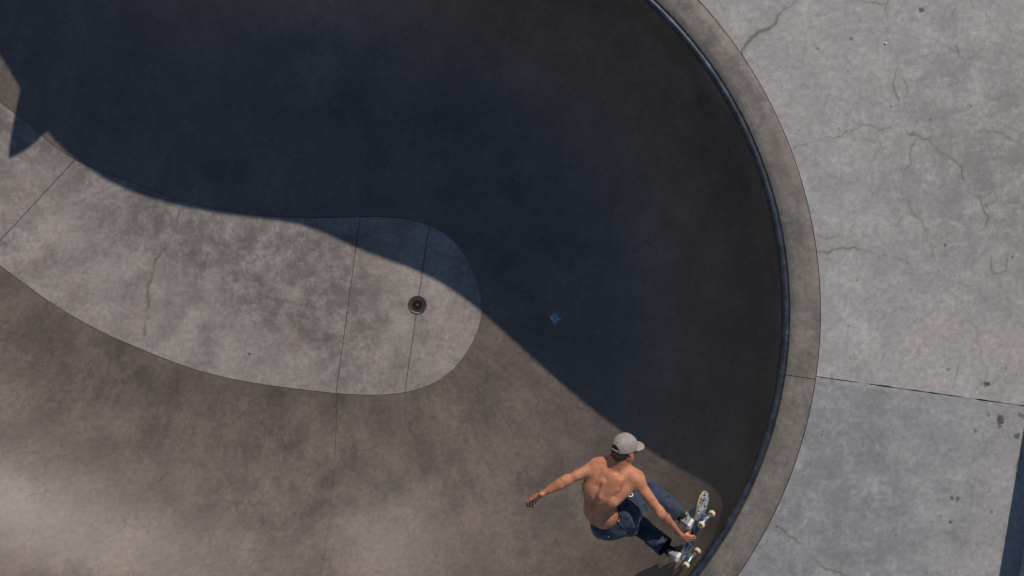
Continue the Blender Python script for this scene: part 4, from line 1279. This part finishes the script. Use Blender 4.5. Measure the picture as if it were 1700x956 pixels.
# cap: crown with opening at the back, brim, strap, button
cg = SDF(skH - .2, skH + .24, .0034)
cb = skH + h_up * .030                                    # band level
tilt = unit(h_up + h_f * -.06)
def crown(p):
    q = (p - cb.astype(np.float32)); x = q @ h_f.astype(np.float32) + .012; y = q @ h_s.astype(np.float32); z = q @ tilt.astype(np.float32)
    th = np.arctan2(y, x)
    seamg = .0012 * np.exp(-((np.mod(th + math.pi / 6 * 1, math.pi / 3) - math.pi / 6) / .05) ** 2)
    wob = .002 * wave_noise(p, 30, 61, 6)
    r = np.stack([x / .105, y / .087, np.maximum(z, 0) / .100], -1)
    k0 = (np.abs(r) ** 2.25).sum(-1) ** (1 / 2.25)
    d = (k0 - 1) * .095 + seamg + wob
    d = np.maximum(np.abs(d + .002) - .0028, -.022 - z)
    # arched opening at the back
    op_ = np.sqrt(y ** 2 + (z + .012) ** 2) - .043
    return np.where(x < 0, np.maximum(d, -op_), d)
cg.func(skH - .2, skH + .2, crown)
v, f = cg.mesh(); cap_o = bpart('cap', smooth_mesh(v, f, 1), f, M_cap)
bg = SDF(skH - .2, skH + .26, .0034)
def brim(p):
    q = (p - cb.astype(np.float32)); x = q @ h_f.astype(np.float32) + .012; y = q @ h_s.astype(np.float32); z = q @ tilt.astype(np.float32)
    pl = np.sqrt(((x - .088) / .106) ** 2 + (y / .091) ** 2) * .09 - .09
    surf = z + .006 + 2.0 * y * y + .10 * (x - .1)
    d = np.maximum(np.maximum(pl, np.abs(surf) - .0034), .086 * 1.0 - np.sqrt((x * .83) ** 2 + y ** 2))
    return d
bg.func(skH - .2, skH + .26, brim)
v, f = bg.mesh(); bpart('brim', smooth_mesh(v, f, 1), f, M_cap, cap_o)
mb = MB(); pth = []
for t in np.linspace(-.46, .46, 13):
    a = math.pi + t
    pth.append(Vector(cb + h_f * (.105 * math.cos(a) - .012) + h_s * .087 * math.sin(a) - tilt * .016 - base))
for dz in (-.004, .0, .004): mb.tube([q + Vector(tilt) * dz for q in pth], .0035, 6)
mb.build('strap', M_cap, cap_o, True)
mb = MB(); c = Vector(cb - h_f * .012 + tilt * .101 - base)
Mx = Matrix.Translation(c) @ Vector(tilt).to_track_quat('Z', 'Y').to_matrix().to_4x4()
mb.lathe([(.008, -.004), (.008, .001), (.005, .004), (.0003, .005)], Mx, 12); mb.build('button', M_cap, cap_o, True)
def proj(p):
    p = np.asarray(p); f = H / (H - p[2]) * K
    return (round(850 + p[0] * f), round(478 - p[1] * f))
